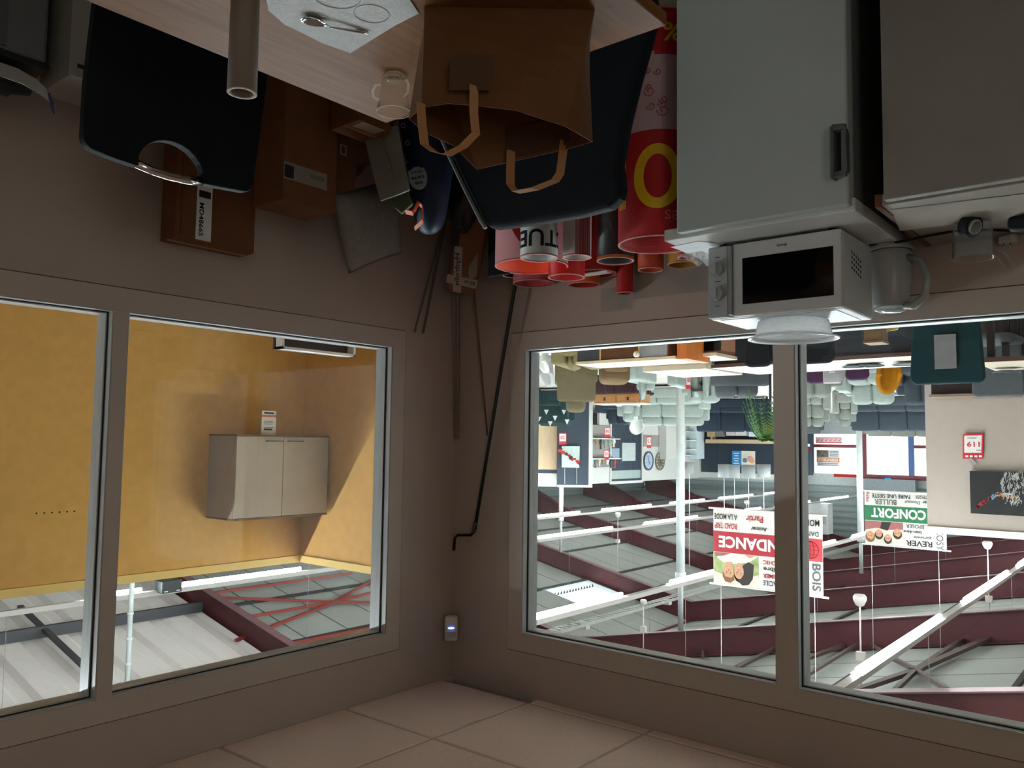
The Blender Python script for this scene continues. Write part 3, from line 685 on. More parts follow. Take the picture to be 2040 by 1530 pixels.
# ================================================================ poles and rods in the corner
GREENM = M('dark_green_paint', '#12231d', .4, var=.1)
pt = [pY(1025, 575, -.06), pY(985, 818, -.05), pY(946, 1055, -.045)]
low = pt[0]+(pt[0]-pt[2]).normalized()*((pt[0].z-.02)/((pt[2]-pt[0]).normalized().z))
low.y = -.07
t = wthing('awning_crank', 'long dark green crank pole leaning in the corner with a bent end', 'pole', low)
MB().tube([low, pt[0], pt[1], pt[2]], .0085, 10).build('shaft', GREENM, t)
e1 = pY(944, 1060, -.045); e2 = pY(938, 1066, -.047); e3 = pY(912, 1066, -.05); e4 = pY(906, 1072, -.052); e5 = pY(904, 1096, -.052)
MB().tube([pY(948, 1040, -.045), e1], .0105, 10).build('collar', M('grey_brass', '#5d5a4a', .4, .5), t)
MB().tube([e1, e2, e3, e4, e5], [.007, .007, .007, .0065, .0085], 8).build('crank_hook', M('dark_steel_hook', '#23241f', .4, .7), t)
ROD = M('dull_rod', '#8d8174', .5, .1)
for k, (qa, qb, ax, r, lab) in enumerate([((912, 592), (911, 876), -.055, .0042, 'thin grey metal rod standing upright closest to the corner'), ((903, 592), (908, 874), -.045, .0035, 'thin brown metal rod standing just beside the upright grey one'), ((918, 592), (914, 874), -.05, .003, 'very thin dark rod at the outer side of the upright pair')]):
    a_ = pX(*qb, ax); b_ = pX(*qa, ax); lo = b_+(b_-a_)*((b_.z-.01)/(a_.z-b_.z))
    o = MB().tube([lo, a_], r, 8).build('metal_rod', ROD); tag(o, lab, 'rod')
a_ = pY(971, 868, -.03); b_ = pY(944, 575, -.05); lo = b_+(b_-a_)*((b_.z-.01)/(a_.z-b_.z)*.9); lo.z = .01
o = MB().tube([lo, b_, a_], .0045, 8).build('wooden_stick', M('stick_brown', '#6b4a33', .6)); tag(o, 'thin brown stick leaning towards the green crank pole', 'stick')
for qa, qb, lab in [((866, 512), (826, 662), 'slim grey curtain rail leaning against the wall above the cushion'), ((872, 520), (843, 664), 'pale curtain rail leaning beside the slim grey one')]:
    a_ = pX(*qb, -.02); b_ = pX(*qa, -.05)
    lo = b_+(b_-a_)*((b_.z-.01)/(a_.z-b_.z)); lo.x = max(lo.x, -.3)
    o = MB().bar(lo, a_, .012, .006).build('curtain_rail', M('rail_grey', '#6f675e', .5)); tag(o, lab, 'rail')

# ================================================================ bags, cushion and cartons along the other wall
def carton(name, label, y0, y1, x0, x1, h, mat=CARTON, group=None, z0=0.):
    t = wthing(name, label, 'box', ((x0+x1)/2, (y0+y1)/2, z0), group)
    b = MB().box(x0, y0, z0, x1, y1, h).build('carton_body', mat, t, .003)
    return t
t = carton('cardboard_box', 'flat brown cardboard box with a long white label, nearest to the window wall', -1.640, -1.325, -.20, -.10, .878)
MB().box(-.203, -1.563, .60, -.2, -1.505, .868).build('address_label', PAPER, t)
MB().text('MD4866S', (-.2045, -1.545, .795), (0, 0, 1), (0, 1, 0), .12, .018, bold=.02).add([], []).build('label_lettering', INK, t)
MB().box(-.2045, -1.557, .69, -.204, -1.512, .715).build('label_barcode', INK, t)
MB().box(-.2012, -1.62, .5, -.2002, -1.618, .86).build('tape_seam', M('seam_dark', '#3a2415', .8), t)
MB().box(-.16, -1.64, .877, -.14, -1.325, .8795).build('packing_tape', M('tape_brown', '#94683f', .4), t)
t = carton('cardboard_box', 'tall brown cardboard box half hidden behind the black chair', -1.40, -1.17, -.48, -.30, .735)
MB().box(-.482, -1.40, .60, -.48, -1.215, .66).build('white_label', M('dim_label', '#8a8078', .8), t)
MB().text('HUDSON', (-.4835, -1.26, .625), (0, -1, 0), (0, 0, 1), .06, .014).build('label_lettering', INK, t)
MB().box(-.483, -1.398, .61, -.482, -1.36, .655).build('label_mark', INK, t)
t = carton('cardboard_box', 'narrow cardboard box with a small square sticker beside the tall one', -1.16, -1.03, -.42, -.27, .60, CARTON2)
MB().box(-.4212, -1.11, .44, -.42, -1.08, .48).build('sticker', M('sticker_pale', '#9b9288', .8), t)
MB().box(-.4222, -1.105, .446, -.4212, -1.085, .474).build('sticker_centre', CARTON2, t)
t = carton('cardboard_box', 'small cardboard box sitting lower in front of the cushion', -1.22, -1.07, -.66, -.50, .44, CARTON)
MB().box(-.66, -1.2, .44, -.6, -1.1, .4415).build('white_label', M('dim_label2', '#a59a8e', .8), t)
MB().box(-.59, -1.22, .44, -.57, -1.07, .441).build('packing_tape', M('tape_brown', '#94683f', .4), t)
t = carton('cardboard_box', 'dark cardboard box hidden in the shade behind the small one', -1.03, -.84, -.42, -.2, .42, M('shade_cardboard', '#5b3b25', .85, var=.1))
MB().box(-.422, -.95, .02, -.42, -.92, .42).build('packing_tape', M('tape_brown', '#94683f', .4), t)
# white box and grey bin near the picture's edge
t = carton('white_box', 'tall white carton with a printed line beside the black chair', -2.15, -1.96, -.56, -.36, .585, M('white_carton', '#8f8a84', .7))
MB().box(-.562, -2.13, .545, -.56, -2.06, .556).build('printed_line', INK, t)
t = wthing('storage_crate', 'grey plastic storage crate standing at the edge of the clutter', 'crate', (-.36, -2.4, 0))
MB().box(-.5, -2.6, 0, -.22, -2.185, .55).build('crate_body', M('crate_grey', '#6a6a6c', .5), t, .01)
for y in (-2.42, -2.3): MB().box(-.506, y-.01, .02, -.5, y+.01, .54).build('rib', M('crate_grey2', '#5a5a5c', .5), t)
MB().box(-.508, -2.61, .55, -.21, -2.18, .568).build('lid', M('crate_lid', '#1a1b1e', .4), t, .006)
t = wthing('black_sack', 'black fabric sack with a curved white strap on the crate', 'bag', (-.4, -2.38, .57))
MB().blob((-.40, -2.38, .60), .09, .19, .035, jit=.1, m=0).build('sack_body', M('black_fabric', '#0b0c0f', .6), t)
st = [pD(-60, 118, 2.0), pD(0, 138, 2.02), pD(40, 152, 2.04), pD(75, 172, 2.06), pD(95, 190, 2.07), pD(105, 210, 2.07)]
MB().ribbon(st, (0, .3, 1), .036, .003).build('strap', M('strap_white', '#8c8a88', .6), t)
MB().ribbon([pD(99, 197, 2.06), pD(106, 215, 2.06)], (0, .2, 1), .03, .006).build('strap_end', M('purple_tip', '#3b3a63', .6), t)
# grey cushion
cu = [Vector((-.30, -1.053, .596)), Vector((-.26, -.91, .885)), Vector((-.12, -.52, .72)), Vector((-.22, -.66, .41))]
e1 = (cu[2]-cu[1]+cu[3]-cu[0])/2; e2 = (cu[1]-cu[0]+cu[2]-cu[3])/2; cc = sum(cu, Vector())/4; nv = e1.cross(e2).normalized()
mb = MB(); n_ = 15
for sg in (1, -1):
    vs = []
    for i in range(n_):
        for j in range(n_):
            u = i/(n_-1)*2-1; v = j/(n_-1)*2-1
            pin = 1-.06*(1-abs(u)**2)*abs(v)**3; pin2 = 1-.06*(1-abs(v)**2)*abs(u)**3
            th = .055*((1-u**4)*(1-v**4))**.6
            vs.append(cc+e1*.5*u*pin2+e2*.5*v*pin+nv*sg*th)
    mb.add(vs, [(i*n_+j, (i+1)*n_+j, (i+1)*n_+j+1, i*n_+j+1) for i in range(n_-1) for j in range(n_-1)], 0, True)
o = mb.build('cushion', M('grey_linen', '#8a847d', .9, var=.1, scale=40, bump=.4, bscale=260)); tag(o, 'square grey linen cushion leaning against the wall near the corner', 'cushion')
# blue shopping bag
BLUE = M('dark_blue_print', '#0f2442', .5, var=.25, scale=10)
t = wthing('shopping_bag', 'full dark blue shopping bag with a round white emblem, slumped by the cushion', 'bag', (-.55, -.85, 0))
def lp(a): return [pD(*q) for q in a]
ring0 = lp([(770, 60, 3.30), (830, 60, 3.25), (900, 60, 3.3), (935, 60, 3.42), (890, 60, 3.6), (800, 60, 3.6)])
ring1 = lp([(782, 240, 3.22), (850, 245, 3.18), (900, 255, 3.22), (920, 270, 3.4), (880, 262, 3.55), (800, 255, 3.5)])
ring2 = lp([(798, 345, 3.20), (850, 350, 3.15), (893, 350, 3.2), (908, 355, 3.36), (880, 358, 3.5), (815, 355, 3.45)])
ring3 = lp([(818, 440, 3.22), (855, 448, 3.18), (885, 440, 3.22), (893, 430, 3.34), (872, 445, 3.45), (835, 450, 3.4)])
ring4 = lp([(836, 468, 3.28), (858, 474, 3.26), (876, 466, 3.27), (880, 462, 3.33), (868, 470, 3.36), (845, 474, 3.34)])
vs = ring0+ring1+ring2+ring3+ring4
mb = MB().add(vs, [(i*6+j, i*6+(j+1) % 6, i*6+6+(j+1) % 6, i*6+6+j) for i in range(4) for j in range(6)]+[tuple(range(24, 30)), (5, 4, 3, 2, 1, 0)], 0, True)
o = mb.build('bag_body', BLUE, t); o.modifiers.new('sub', 'SUBSURF').levels = 2; o.modifiers['sub'].render_levels = 2
ec = pD(832, 352, 3.12); er = (_r*.97+_u*.2).normalized(); eu = (-_r*.2+_u*.97).normalized(); ef = -_f
MB().prism([ec+er*.036*math.cos(a*.3142)+eu*(.05*math.sin(a*.3142)+(.012 if math.sin(a*.3142) < -.8 else 0)) for a in range(20)], ef*.002).build('emblem', M('emblem_white', '#8f9aa3', .6), t)
mb = MB(); mb.text('ma', ec+ef*.003+eu*.024, er, eu, .03, .011, bold=.03); mb.text('carte', ec+ef*.003+eu*.005, er, eu, .05, .013, bold=.03); mb.text('déco', ec+ef*.003-eu*.016, er, eu, .045, .013, bold=.01)
mb.build('emblem_lettering', M('navy_ink', '#14233a', .6), t)
dr_ = MB()
for q in [(812, 285), (806, 322), (803, 250)]:
    p = pD(*q, 3.13); ring_tube(dr_, p, ef, .009, .002, .003)
dr_.build('drop_print', M('drop_print', '#7f8b96', .6), t)['kind'] = 'stuff'
OR = M('orange_strap', '#d2591c', .5)
MB().ribbon(lp([(808, 422, 3.1), (822, 425, 3.08), (833, 405, 3.08), (842, 412, 3.09), (842, 440, 3.1), (826, 455, 3.12)]), (_f.x, _f.y, .3), .03, .003).build('handle', OR, t, label='orange webbing handle')
wl = lp([(722, 262, 3.12), (745, 250, 3.1), (792, 250, 3.08), (816, 378, 3.06), (790, 388, 3.07), (757, 400, 3.1), (738, 330, 3.12)])
t2 = wthing('paper_envelope', 'pale crumpled paper packet leaning in front of the blue shopping bag', 'packet', wl[0])
MB().prism(wl, _f*.02).build('packet', M('packet_white', '#87857c', .75, var=.08, scale=10, bump=.3, bscale=30), t2, .004)
tx = MB()
for k in range(5):
    a = Vector(wl[3]).lerp(wl[2], .25+.12*k)+(-_f*.002); dn = (wl[3]-wl[2]).normalized()
    tx.bar(a-_r*.006-dn*.045+_r*.03*0, a-_r*.006+dn*.02, .0015, .002, 0, tuple(_f))
    a2 = a+_r*(.05+.004*k); tx.bar(a2-dn*.05, a2+dn*.02, .0012, .002, 0, tuple(_f))
tx.build('printed_lines', M('faint_ink', '#4d4a44', .7), t2)
gr = lp([(770, 392, 3.13), (812, 380, 3.12), (822, 405, 3.12), (800, 425, 3.13), (782, 410, 3.13)])
o = MB().prism(gr, _f*.03).build('green_sleeve', M('leaf_green', '#3f5230', .6), t2, .004, label='dull green inner sleeve')
# dark plastic sack
o = MB().blob(pD(925, 325, 3.72), .11, .09, .30, 18, 14, jit=.1).build('plastic_sack', M('dark_plastic_sack', '#1a1818', .35, var=.4, scale=12, bump=.5, bscale=25)); tag(o, 'dark crumpled plastic sack between the blue bag and the navy chair', 'bag')
o = MB().blob(pD(690, 300, 3.75), .09, .10, .14, 14, 10, jit=.06).build('grey_pouch', M('pouch_grey', '#5d5751', .8)); tag(o, 'small grey pouch in the shade above the dark box', 'pouch')
o = MB().blob(pD(712, 236, 3.4), .04, .05, .04, 14, 10, jit=.05).build('black_white_pouch', M('pouch_black', '#17171a', .6)); tag(o, 'black pouch peeping out past the table corner', 'pouch')
# taped carton in the corner
q0, q1, q2 = pD(926, 452, 3.85), pD(926, 583, 3.9), None
axz = (pD(915, 588, 3.92)-pD(945, 440, 3.86)).normalized(); axx = _r*-1; axx = (axx-axz*axx.dot(axz)).normalized(); axy = axz.cross(axx)
RT = Matrix((axx, axy, axz)).transposed()
L_ = .9; ctr = pD(918, 582, 3.95)-axz*L_/2
t = wthing('taped_carton', 'long brown carton crossed by white tape with handwriting, leaning in the corner', 'box', (ctr.x, ctr.y, 0))
MB().cbox(ctr, (.135, .12, L_), 0, RT).build('carton_body', M('corner_carton', '#7d5638', .8, var=.1), t, .01)
def onf(u, v, e=.002): return ctr+axz*v+axx*u-axy*(.06+e)*(1 if axy.dot(_f) > 0 else -1)
TAPEW = M('white_tape', '#a59a90', .5)
MB().prism([onf(-.075, L_/2-.035), onf(.07, L_/2-.035), onf(.07, L_/2-.075), onf(-.075, L_/2-.075)], _f*-.001).build('tape_band', TAPEW, t)
d1 = Vector((.75, -.0)).normalized()
MB().prism([onf(-.035, L_/2+.0, .003), onf(.005, L_/2+.0, .003), onf(-.03, L_/2-.21, .003), onf(-.068, L_/2-.21, .003)], _f*-.001).build('tape_strip', TAPEW, t)
MB().text('Hydrolis', onf(-.032, L_/2-.105, .006), (axz*-.985-axx*.17)*-1, (axx*-.985+axz*.17)*-1 if False else (axx*-1), .15, .03, bold=.01).build('handwriting', INK, t)
MB().text('60 us', onf(.035, L_/2-.055, .006), axx*-1, axz, .05, .02, bold=.01).build('handwriting', INK, t)
MB().prism([onf(.03, L_/2-.06, .004), onf(.062, L_/2-.10, .004), onf(.045, L_/2-.2, .004), onf(.015, L_/2-.13, .004)], _f*-.001).build('address_label', M('label_dim', '#8f857c', .7), t)
a = onf(-.05, L_/2-.21, .004); MB().prism([a, a-axx*.04, a-axx*.05-axz*.14, a-axx*.01-axz*.14], _f*-.001).build('dark_label', M('label_black', '#1b1613', .6), t)
# ================================================================ the sales hall: shell
XR, ZR, SL = 8.36, 6.09, .2097          # ridge of the rafters' lower flange, slope
FY = [.93-6, .93, 6.93, 12.93, 18.93, 24.93, 30.93, 36.9]
XE, XW, YN, YS = 20.6, -5.3, 37.2, -5.4
def zfl(x): return ZR-SL*abs(x-XR)
BH = .52                                  # rafter depth
HFLOOR = M('hall_floor_tile', '#c4beb4', .4, var=.05, scale=2)
smesh('floor_hall', MB().box(XW, .1, -.1, XE, YN, -.001).box(.1, YS, -.1, XE, .1, -.001), HFLOOR)
SIDING = M('grey_siding', '#7f8a8a', .5, var=.03)
WHT = M('hall_white', '#c9cac6', .6, var=.03)
def siding(mb, a, b, z0, z1, n):
    a = Vector(a); b = Vector(b); d = (b-a).normalized(); nn = Vector((-d.y, d.x, 0))*.03; k = max(2, int((z1-z0)/.28)); vs = []
    for i in range(k*4+1):
        z = z0+(z1-z0)*i/(k*4); o = nn*(0 if i % 4 in (0, 1) else 1)*n
        vs += [a+o+Vector((0, 0, z)), b+o+Vector((0, 0, z))]
    mb.add(vs, [(2*i, 2*i+1, 2*i+3, 2*i+2) for i in range(k*4)])
sd = MB(); siding(sd, (XE, YS, 0), (XE, YN, 0), 0, 4.6, 1); smesh('wall_east', sd, SIDING)
sd = MB(); siding(sd, (XW, YN, 0), (XE, YN, 0), 3.35, 7.2, 1); sd.box(XW, YN, 0, 5.2, YN+.1, 3.35); sd.box(15.5, YN, 0, XE, YN+.1, 3.35); smesh('wall_north', sd, SIDING)
MB_ = MB().box(XW-.1, .1, 0, XW, YN, 4.2).box(XW-.1, YS-.1, 2.95, XW, .1, 4.2); smesh('wall_west', MB_, WHT)
MB_ = MB().box(.1, YS-.1, 0, XE, YS, 7).box(XW, YS-.1, 2.95, .1, YS, 7); smesh('wall_south', MB_, WHT)
# ---------------------------------------------------------------- portal frames
MAROON = M('maroon_steel', '#56292f', .5, var=.12, scale=3)
MAROON_F = M('maroon_flange', '#6d4a4e', .45, var=.08)
for k, y in enumerate(FY):
    st = struct('roof_frame', (XR, y, ZR))
    mat = M('rust_red_steel', '#4e2124', .5, var=.1, scale=3) if k in (1, 2) else MAROON
    for s in (1, -1):
        xe = XR+s*(XE-.25-XR) if s > 0 else XW
        xk = XR+s*(XE-3.2-XR) if s > 0 else XW
        mb = MB(); P4 = [(XR, y, ZR), (XR, y, ZR+BH)]
        if s > 0:
            poly = [(XR, y-.006, zfl(XR)), (xk, y-.006, zfl(xk)), (xe, y-.006, zfl(xe)-.75), (xe, y-.006, zfl(xe)+BH), (XR, y-.006, ZR+BH)]
        else:
            poly = [(XR, y-.006, zfl(XR)), (xe, y-.006, zfl(xe)), (xe, y-.006, zfl(xe)+BH), (XR, y-.006, ZR+BH)]
        mb.prism(poly, (0, .012, 0)); mb.build('web', mat, st)
        f = MB(); f.bar((XR, y, ZR), (xk, y, zfl(xk)), .2, .018); f.build('lower_flange', MAROON_F if k != 1 else mat, st)
        f = MB(); f.bar((XR, y, ZR+BH), (xe, y, zfl(xe)+BH), .2, .018); f.build('upper_flange', mat, st)
        if s > 0:
            MB().bar((xk, y, zfl(xk)), (xe, y, zfl(xe)-.75), .2, .018).build('haunch_flange', mat, st)
            MB().box(xe-.25, y-.1, 0, xe, y+.1, zfl(xe)+BH).build('column', mat, st)
# ---------------------------------------------------------------- roof: backing sheet, ceiling panels, purlins
roof = struct('roof', (XR, 15, ZR+1))
PANEL = M('ceiling_panel', '#8c8e8a', .7, var=.04, scale=1.5)
JOINT = M('dark_joint', '#2a2626', .8)
CO = BH+.03
def zc(x): return zfl(x)+CO
SKY = (10.5, 11.95, 16.53, 18.8)      # skylight opening x0,x1,y0,y1
cos_s = math.cos(math.atan(SL))
bk = MB()
def rsheet(mb, x0, x1, y0, y1, dz=.05, th=.03):
    mb.add([(x0, y0, zc(x0)+dz), (x1, y0, zc(x1)+dz), (x1, y1, zc(x1)+dz), (x0, y1, zc(x0)+dz), (x0, y0, zc(x0)+dz+th), (x1, y0, zc(x1)+dz+th), (x1, y1, zc(x1)+dz+th), (x0, y1, zc(x0)+dz+th)], BOXF)
rsheet(bk, XW-.2, XR, YS-.1, YN+.2)
rsheet(bk, XR, SKY[0], YS-.1, YN+.2); rsheet(bk, SKY[1], XE+.3, YS-.1, YN+.2)
rsheet(bk, SKY[0], SKY[1], YS-.1, SKY[2]); rsheet(bk, SKY[0], SKY[1], SKY[3], YN+.2)
bk.build('backing_sheet', JOINT, roof)
cx = [XW, -3.4, -1.05, 1.3, 3.65, 6.0, XR, 10.5, 11.95, 14.2, 16.4, 18.5, XE]
_pm = {}
cnt = 0
for i in range(len(cx)-1):
    x0, x1 = cx[i], cx[i+1]; sgn = 1 if x0 >= XR-.01 else -1
    ystart = 6.93 if sgn > 0 else .93
    for b in range(len(FY)-1):
        if FY[b] < ystart-.1: continue
        yb0, yb1 = FY[b]+.1, FY[b+1]-.1
        for j in range(5):
            y0 = yb0+(yb1-yb0)*j/5; y1 = yb0+(yb1-yb0)*(j+1)/5
            if sgn > 0 and x0 == 10.5 and FY[b] == 12.93 and j in (3, 4): continue
            key = (i, round(y1-y0, 3))
            if key not in _pm:
                hx = (x1-x0)/2-.04; hy = (y1-y0)/2-.022; dz = -SL*hx*sgn
                _pm[key] = MB().add([(-hx, -hy, -dz), (hx, -hy, dz), (hx, hy, dz), (-hx, hy, -dz), (-hx, -hy, -dz+.03), (hx, -hy, dz+.03), (hx, hy, dz+.03), (-hx, hy, -dz+.03)], BOXF).mesh('ceiling_panel', PANEL)
            o = link('ceiling_panel', _pm[key], roof); o.matrix_parent_inverse = Matrix.Translation(-roof.location); cnt += 1
            xm = (x0+x1)/2; o.location = (xm, (y0+y1)/2, zc(xm))
PUR = M('grey_purlin', '#35363a', .5)
for x in cx[1:-1]:
    MB().box(x-.035, -5.4 if x <= XR else 6.93, zc(x)-.06, x+.035, YN, zc(x)).build('purlin', JOINT if x != XR else MAROON, roof)
# white corrugated sheeting over the near bays beyond the ridge
cg = MB(); vs = []; ny = 120
ya, yb = -5.4, 6.83
for i in range(ny+1):
    y = ya+(yb-ya)*i/ny; h = .0 if i % 8 in (0, 1, 2, 3, 4) else .07
    vs += [(XR+.1, y, zc(XR+.1)-.02+h-.07), (XE, y, zc(XE)-.02+h-.07)]
cg.add(vs, [(2*i, 2*i+1, 2*i+3, 2*i+2) for i in range(ny)]).build('corrugated_sheet', M('white_sheet', '#d0cac7', .5, var=.03), roof)
for x in (11.2, 14.0, 17.0): MB().box(x-.06, -5.4, zc(x)-.3, x+.06, 6.83, zc(x)-.09).build('purlin', PUR, roof)
# skylight
sk = struct('skylight', (11.2, 17.6, 6))
fr_ = MB()
for a, b in (((SKY[0], SKY[2]), (SKY[0], SKY[3])), ((SKY[1], SKY[2]), (SKY[1], SKY[3])), ((SKY[0], SKY[2]), (SKY[1], SKY[2])), ((SKY[0], SKY[3]), (SKY[1], SKY[3]))):
    fr_.bar((a[0], a[1], zc(a[0])+.035), (b[0], b[1], zc(b[0])+.035), .05, .11)
fr_.build('kerb', M('skylight_frame', '#b9c4c6', .5), sk)
md = MB().add([(SKY[0], SKY[2], zc(SKY[0])+.085), (SKY[1], SKY[2], zc(SKY[1])+.085), (SKY[1], SKY[3], zc(SKY[1])+.085), (SKY[0], SKY[3], zc(SKY[0])+.085)], [(0, 1, 2, 3)]).build('pane', glassy('skylight_pane', '#f2fbff', 1.4), sk)
mb = MB()
for k in range(14):
    y = SKY[2]+.1+k*.15; x = 11.6
    mb.prism([(x, y, zc(x)+.07), (x, y+.1, zc(x)+.07), (x, y+.05, zc(x)-.02)], (.02, 0, 0))
mb.build('rack_teeth', M('dark_rack', '#333b40', .5), sk)
# ---------------------------------------------------------------- roof bracing
def rpt(px, py, off=-.1, left=False):
    """point on the plane just below the ceiling panels"""
    s = SL if left else -SL
    # z = ZR + CO + off - SL*|x-XR|
    d = ray(px, py); k = -1 if left else 1
    # z - k*SL*x = ZR+CO+off - k*SL*XR
    c0 = ZR+CO+off-k*SL*XR; num = c0-(CAM.z-k*SL*CAM.x); den = d.z-k*SL*d.x
    return CAM+d*(num/den)
BR = M('brace_brown', '#4b3a38', .5); 
br = struct('roof_bracing', rpt(1825, 1335)); h0 = rpt(1825, 1335)
for q, wd in [((1692, 1380), .09), ((1772, 1308), .08), ((1782, 1376), .06), ((1888, 1374), .06), ((1935, 1262), .07), ((2060, 1232), .1)]:
    MB().bar(h0, rpt(*q), wd, .06).build('brace', BR, br)
MB().cbox(h0, (.16, .16, .08)).build('node_plate', BR, br)
for a, b, wd in [((1590, 1318), (1712, 1274), .09), ((1592, 1354), (1705, 1285), .06), ((1470, 1330), (1545, 1290), .07), ((1400, 1310), (1402, 1270), .05), ((1720, 1272), (1760, 1300), .05)]:
    MB().bar(rpt(*a), rpt(*b), wd, .05).build('brace', BR, br)
REDB = M('red_brace', '#7d3026', .5)
br2 = struct('roof_bracing', rpt(667, 1199, left=True)); h1 = rpt(667, 1199, left=True)
for q, wd in [((470, 1276), .07), ((760, 1145), .07), ((425, 1190), .06), ((760, 1200), .06), ((500, 1228), .06), ((760, 1176), .05)]:
    MB().bar(h1, rpt(*q, left=True), wd, .06).build('brace', REDB, br2)
for a, b in [((420, 1182), (700, 1142)), ((580, 1282), (745, 1250))]: MB().bar(rpt(*a, left=True), rpt(*b, left=True), .07, .06).build('brace', REDB, br2)
MB().bar(rpt(40, 1208, -.25, True), rpt(172, 1332, -.25, True), .1, .06).build('brace', PUR, br2)
# ---------------------------------------------------------------- continuous fluorescent runs
LZ = 3.7
TUBEM = emit('fluorescent_tube', '#f2f8ff', TUBE)
BATT = M('batten_white', '#a8a29c', .4, var=.02)
def light_run(x, y0, y1, segs, label, off=0.):
    t = wthing('light_run', label, 'light', (x, (y0+y1)/2, LZ))
    MB().box(x-.045, y0, LZ+.035, x+.045, y1, LZ+.10).build('trunking', BATT, t)
    for a, b in segs: MB().prism([(x-.06, a-.05, LZ+.028), (x-.045, a-.05, LZ+.036), (x+.045, a-.05, LZ+.036), (x+.06, a-.05, LZ+.028), (x+.04, a-.05, LZ+.03), (x-.04, a-.05, LZ+.03)], (0, b-a+.1, 0)).build('reflector', BATT, t)  # reflectors added to hold the tube light down from the roof
    for a, b in segs:
        MB().tube([(x, a, LZ-.005), (x, b, LZ-.005)], .028, 8, caps=True, sm=True).build('tube', TUBEM, t, label='glowing fluorescent tube')
    for y in range(int(y0)+2, int(y1), 6):
        MB().tube([(x, y, LZ+.1), (x, y, zc(x)-.05)], .004, 4).build('hanger', M('hanger_wire', '#9a9a9a', .4), t)
def xat(px, py): return pZ(px, py, LZ)
a = [pZ(*q, LZ).y for q in [(1706, 1335), (1876, 1228), (1925, 1195), (2012, 1140)]]
x4 = pZ(1790, 1282, LZ).x
light_run(x4, .9, 36, [(1.15, a[0]-.9), (a[0], a[1]), (a[2], a[3]), (a[3]+1.3, a[3]+4.7), (a[3]+6, a[3]+9.4), (a[3]+10.7, a[3]+14)], 'fluorescent run crossing the corner of the shop window, nearest and brightest')  # first tube sits out of view, added to brighten the mustard wall
x3 = (pZ(1150, 1203, LZ).x+pZ(1385, 1150, LZ).x)/2
b_ = [pZ(*q, LZ).y for q in [(1062, 1225), (1230, 1183), (1340, 1160), (1430, 1140)]]
light_run(x3, -5, 36, [(-4.6, -1.2), (-.6, 2.8), (b_[0]-1.0, b_[1]), (b_[2], b_[3]+1.5), (b_[3]+2.8, b_[3]+6.2), (b_[3]+7.5, b_[3]+11), (b_[3]+12.2, b_[3]+15.6), (b_[3]+16.8, b_[3]+20)], 'fluorescent run passing just below the bright skylight')
x2 = (pZ(1150, 1061, LZ).x+pZ(480, 1148, LZ).x)/2
c_ = [pZ(*q, LZ).y for q in [(175, 1188), (262, 1176), (365, 1164), (590, 1132), (1070, 1070), (1228, 1052), (1290, 1043), (1405, 1030)]]
light_run(x2, -1, 36, [(c_[0], c_[1]+.1), (c_[2]-.35, c_[3]), (c_[3]+1.2, c_[3]+4.4), (c_[4]-.2, c_[5]), (c_[6], c_[7]), (c_[7]+1.3, c_[7]+4.7), (c_[7]+6, c_[7]+9.4), (c_[7]+10.7, c_[7]+14)], 'second fluorescent run from the far side, crossing both windows')
x1 = (pZ(1245, 1010, LZ).x+pZ(1375, 999, LZ).x)/2
d_ = [pZ(*q, LZ).y for q in [(1065, 1026), (1140, 1019), (1192, 1015), (1298, 1006), (1335, 1002), (1415, 996)]]
light_run(x1, 6, 36.5, [(d_[0]-1, d_[1]), (d_[2], d_[3]), (d_[4], d_[5]), (d_[5]+1.3, d_[5]+4.6), (d_[5]+5.9, min(36, d_[5]+9))], 'fluorescent run furthest along the side wall of the shop')
x5 = pZ(1640, 1000, LZ).x; ye = pZ(1640, 1000, LZ).y
t = MB()
# ---------------------------------------------------------------- cable tray at the ridge
BELL0 = M('bell_white', '#c7bdb8', .45)
ct = wthing('cable_tray', 'long grey wire cable tray hanging below the roof ridge', 'cable tray', (XR, 15, 5.8))
xt, tz = XR, 5.83
ZN = M('tray_zinc', '#a9aba6', .45, .2)
for s_ in (-.14, .14): MB().bar((xt+s_, 2, tz), (xt+s_, 36, tz), .014, .07).build('side_rail', ZN, ct)
rg = MB()
for k in range(170): rg.box(xt-.14, 2+k*.2, tz-.03, xt+.14, 2.05+k*.2, tz-.022)
rg.build('rung_mesh', ZN, ct)['kind'] = 'stuff'
for y in (9, 11.5, 14, 16.5, 19, 22): MB().tube([(xt, y, tz), (xt, y, ZR+BH)], .008, 4).build('hanger', M('hanger_wire', '#9a9a9a', .4), ct)
for y in (10.2, 13.4, 17.4): MB().cbox((xt, y, tz+.06), (.25, .16, .12)).build('splice_box', BELL0, ct)
# ---------------------------------------------------------------- poles
POLE = M('pole_white', '#c3cac8', .4)
def pole(px, ytop, y, wpx, label, z0=0.):
    p = pY(px, ytop, y); r = wpx/2*dep(p)/FPX
    t = wthing('service_pole', label, 'pole', (p.x, p.y, z0))
    MB().tube([(p.x, p.y, z0), (p.x, p.y, p.z-1.1)], r, 12).build('shaft', POLE, t)
    MB().tube([(p.x, p.y, p.z-1.1), (p.x, p.y, p.z)], r*.62, 10).build('upper_shaft', M('pole_grey', '#9a9c9c', .4), t)
    MB().tube([(p.x, p.y, p.z-1.2), (p.x, p.y, p.z-1.0)], r*1.25, 12).build('coupling', M('pole_joint', '#b9bcba', .4), t)
    MB().tube([(p.x, p.y, z0), (p.x, p.y, z0+.02)], r*2, 12).build('foot_plate', POLE, t)
pole(1356, 1256, 12.7, 17, 'thick white service pole standing between the white sofas')
pole(1117, 1100, 18.6, 9, 'thin pale pole rising behind the navy display panel', 0.)
pole(1716, 1142, 24.6, 12, 'pale pole standing in front of the shop entrance glazing')
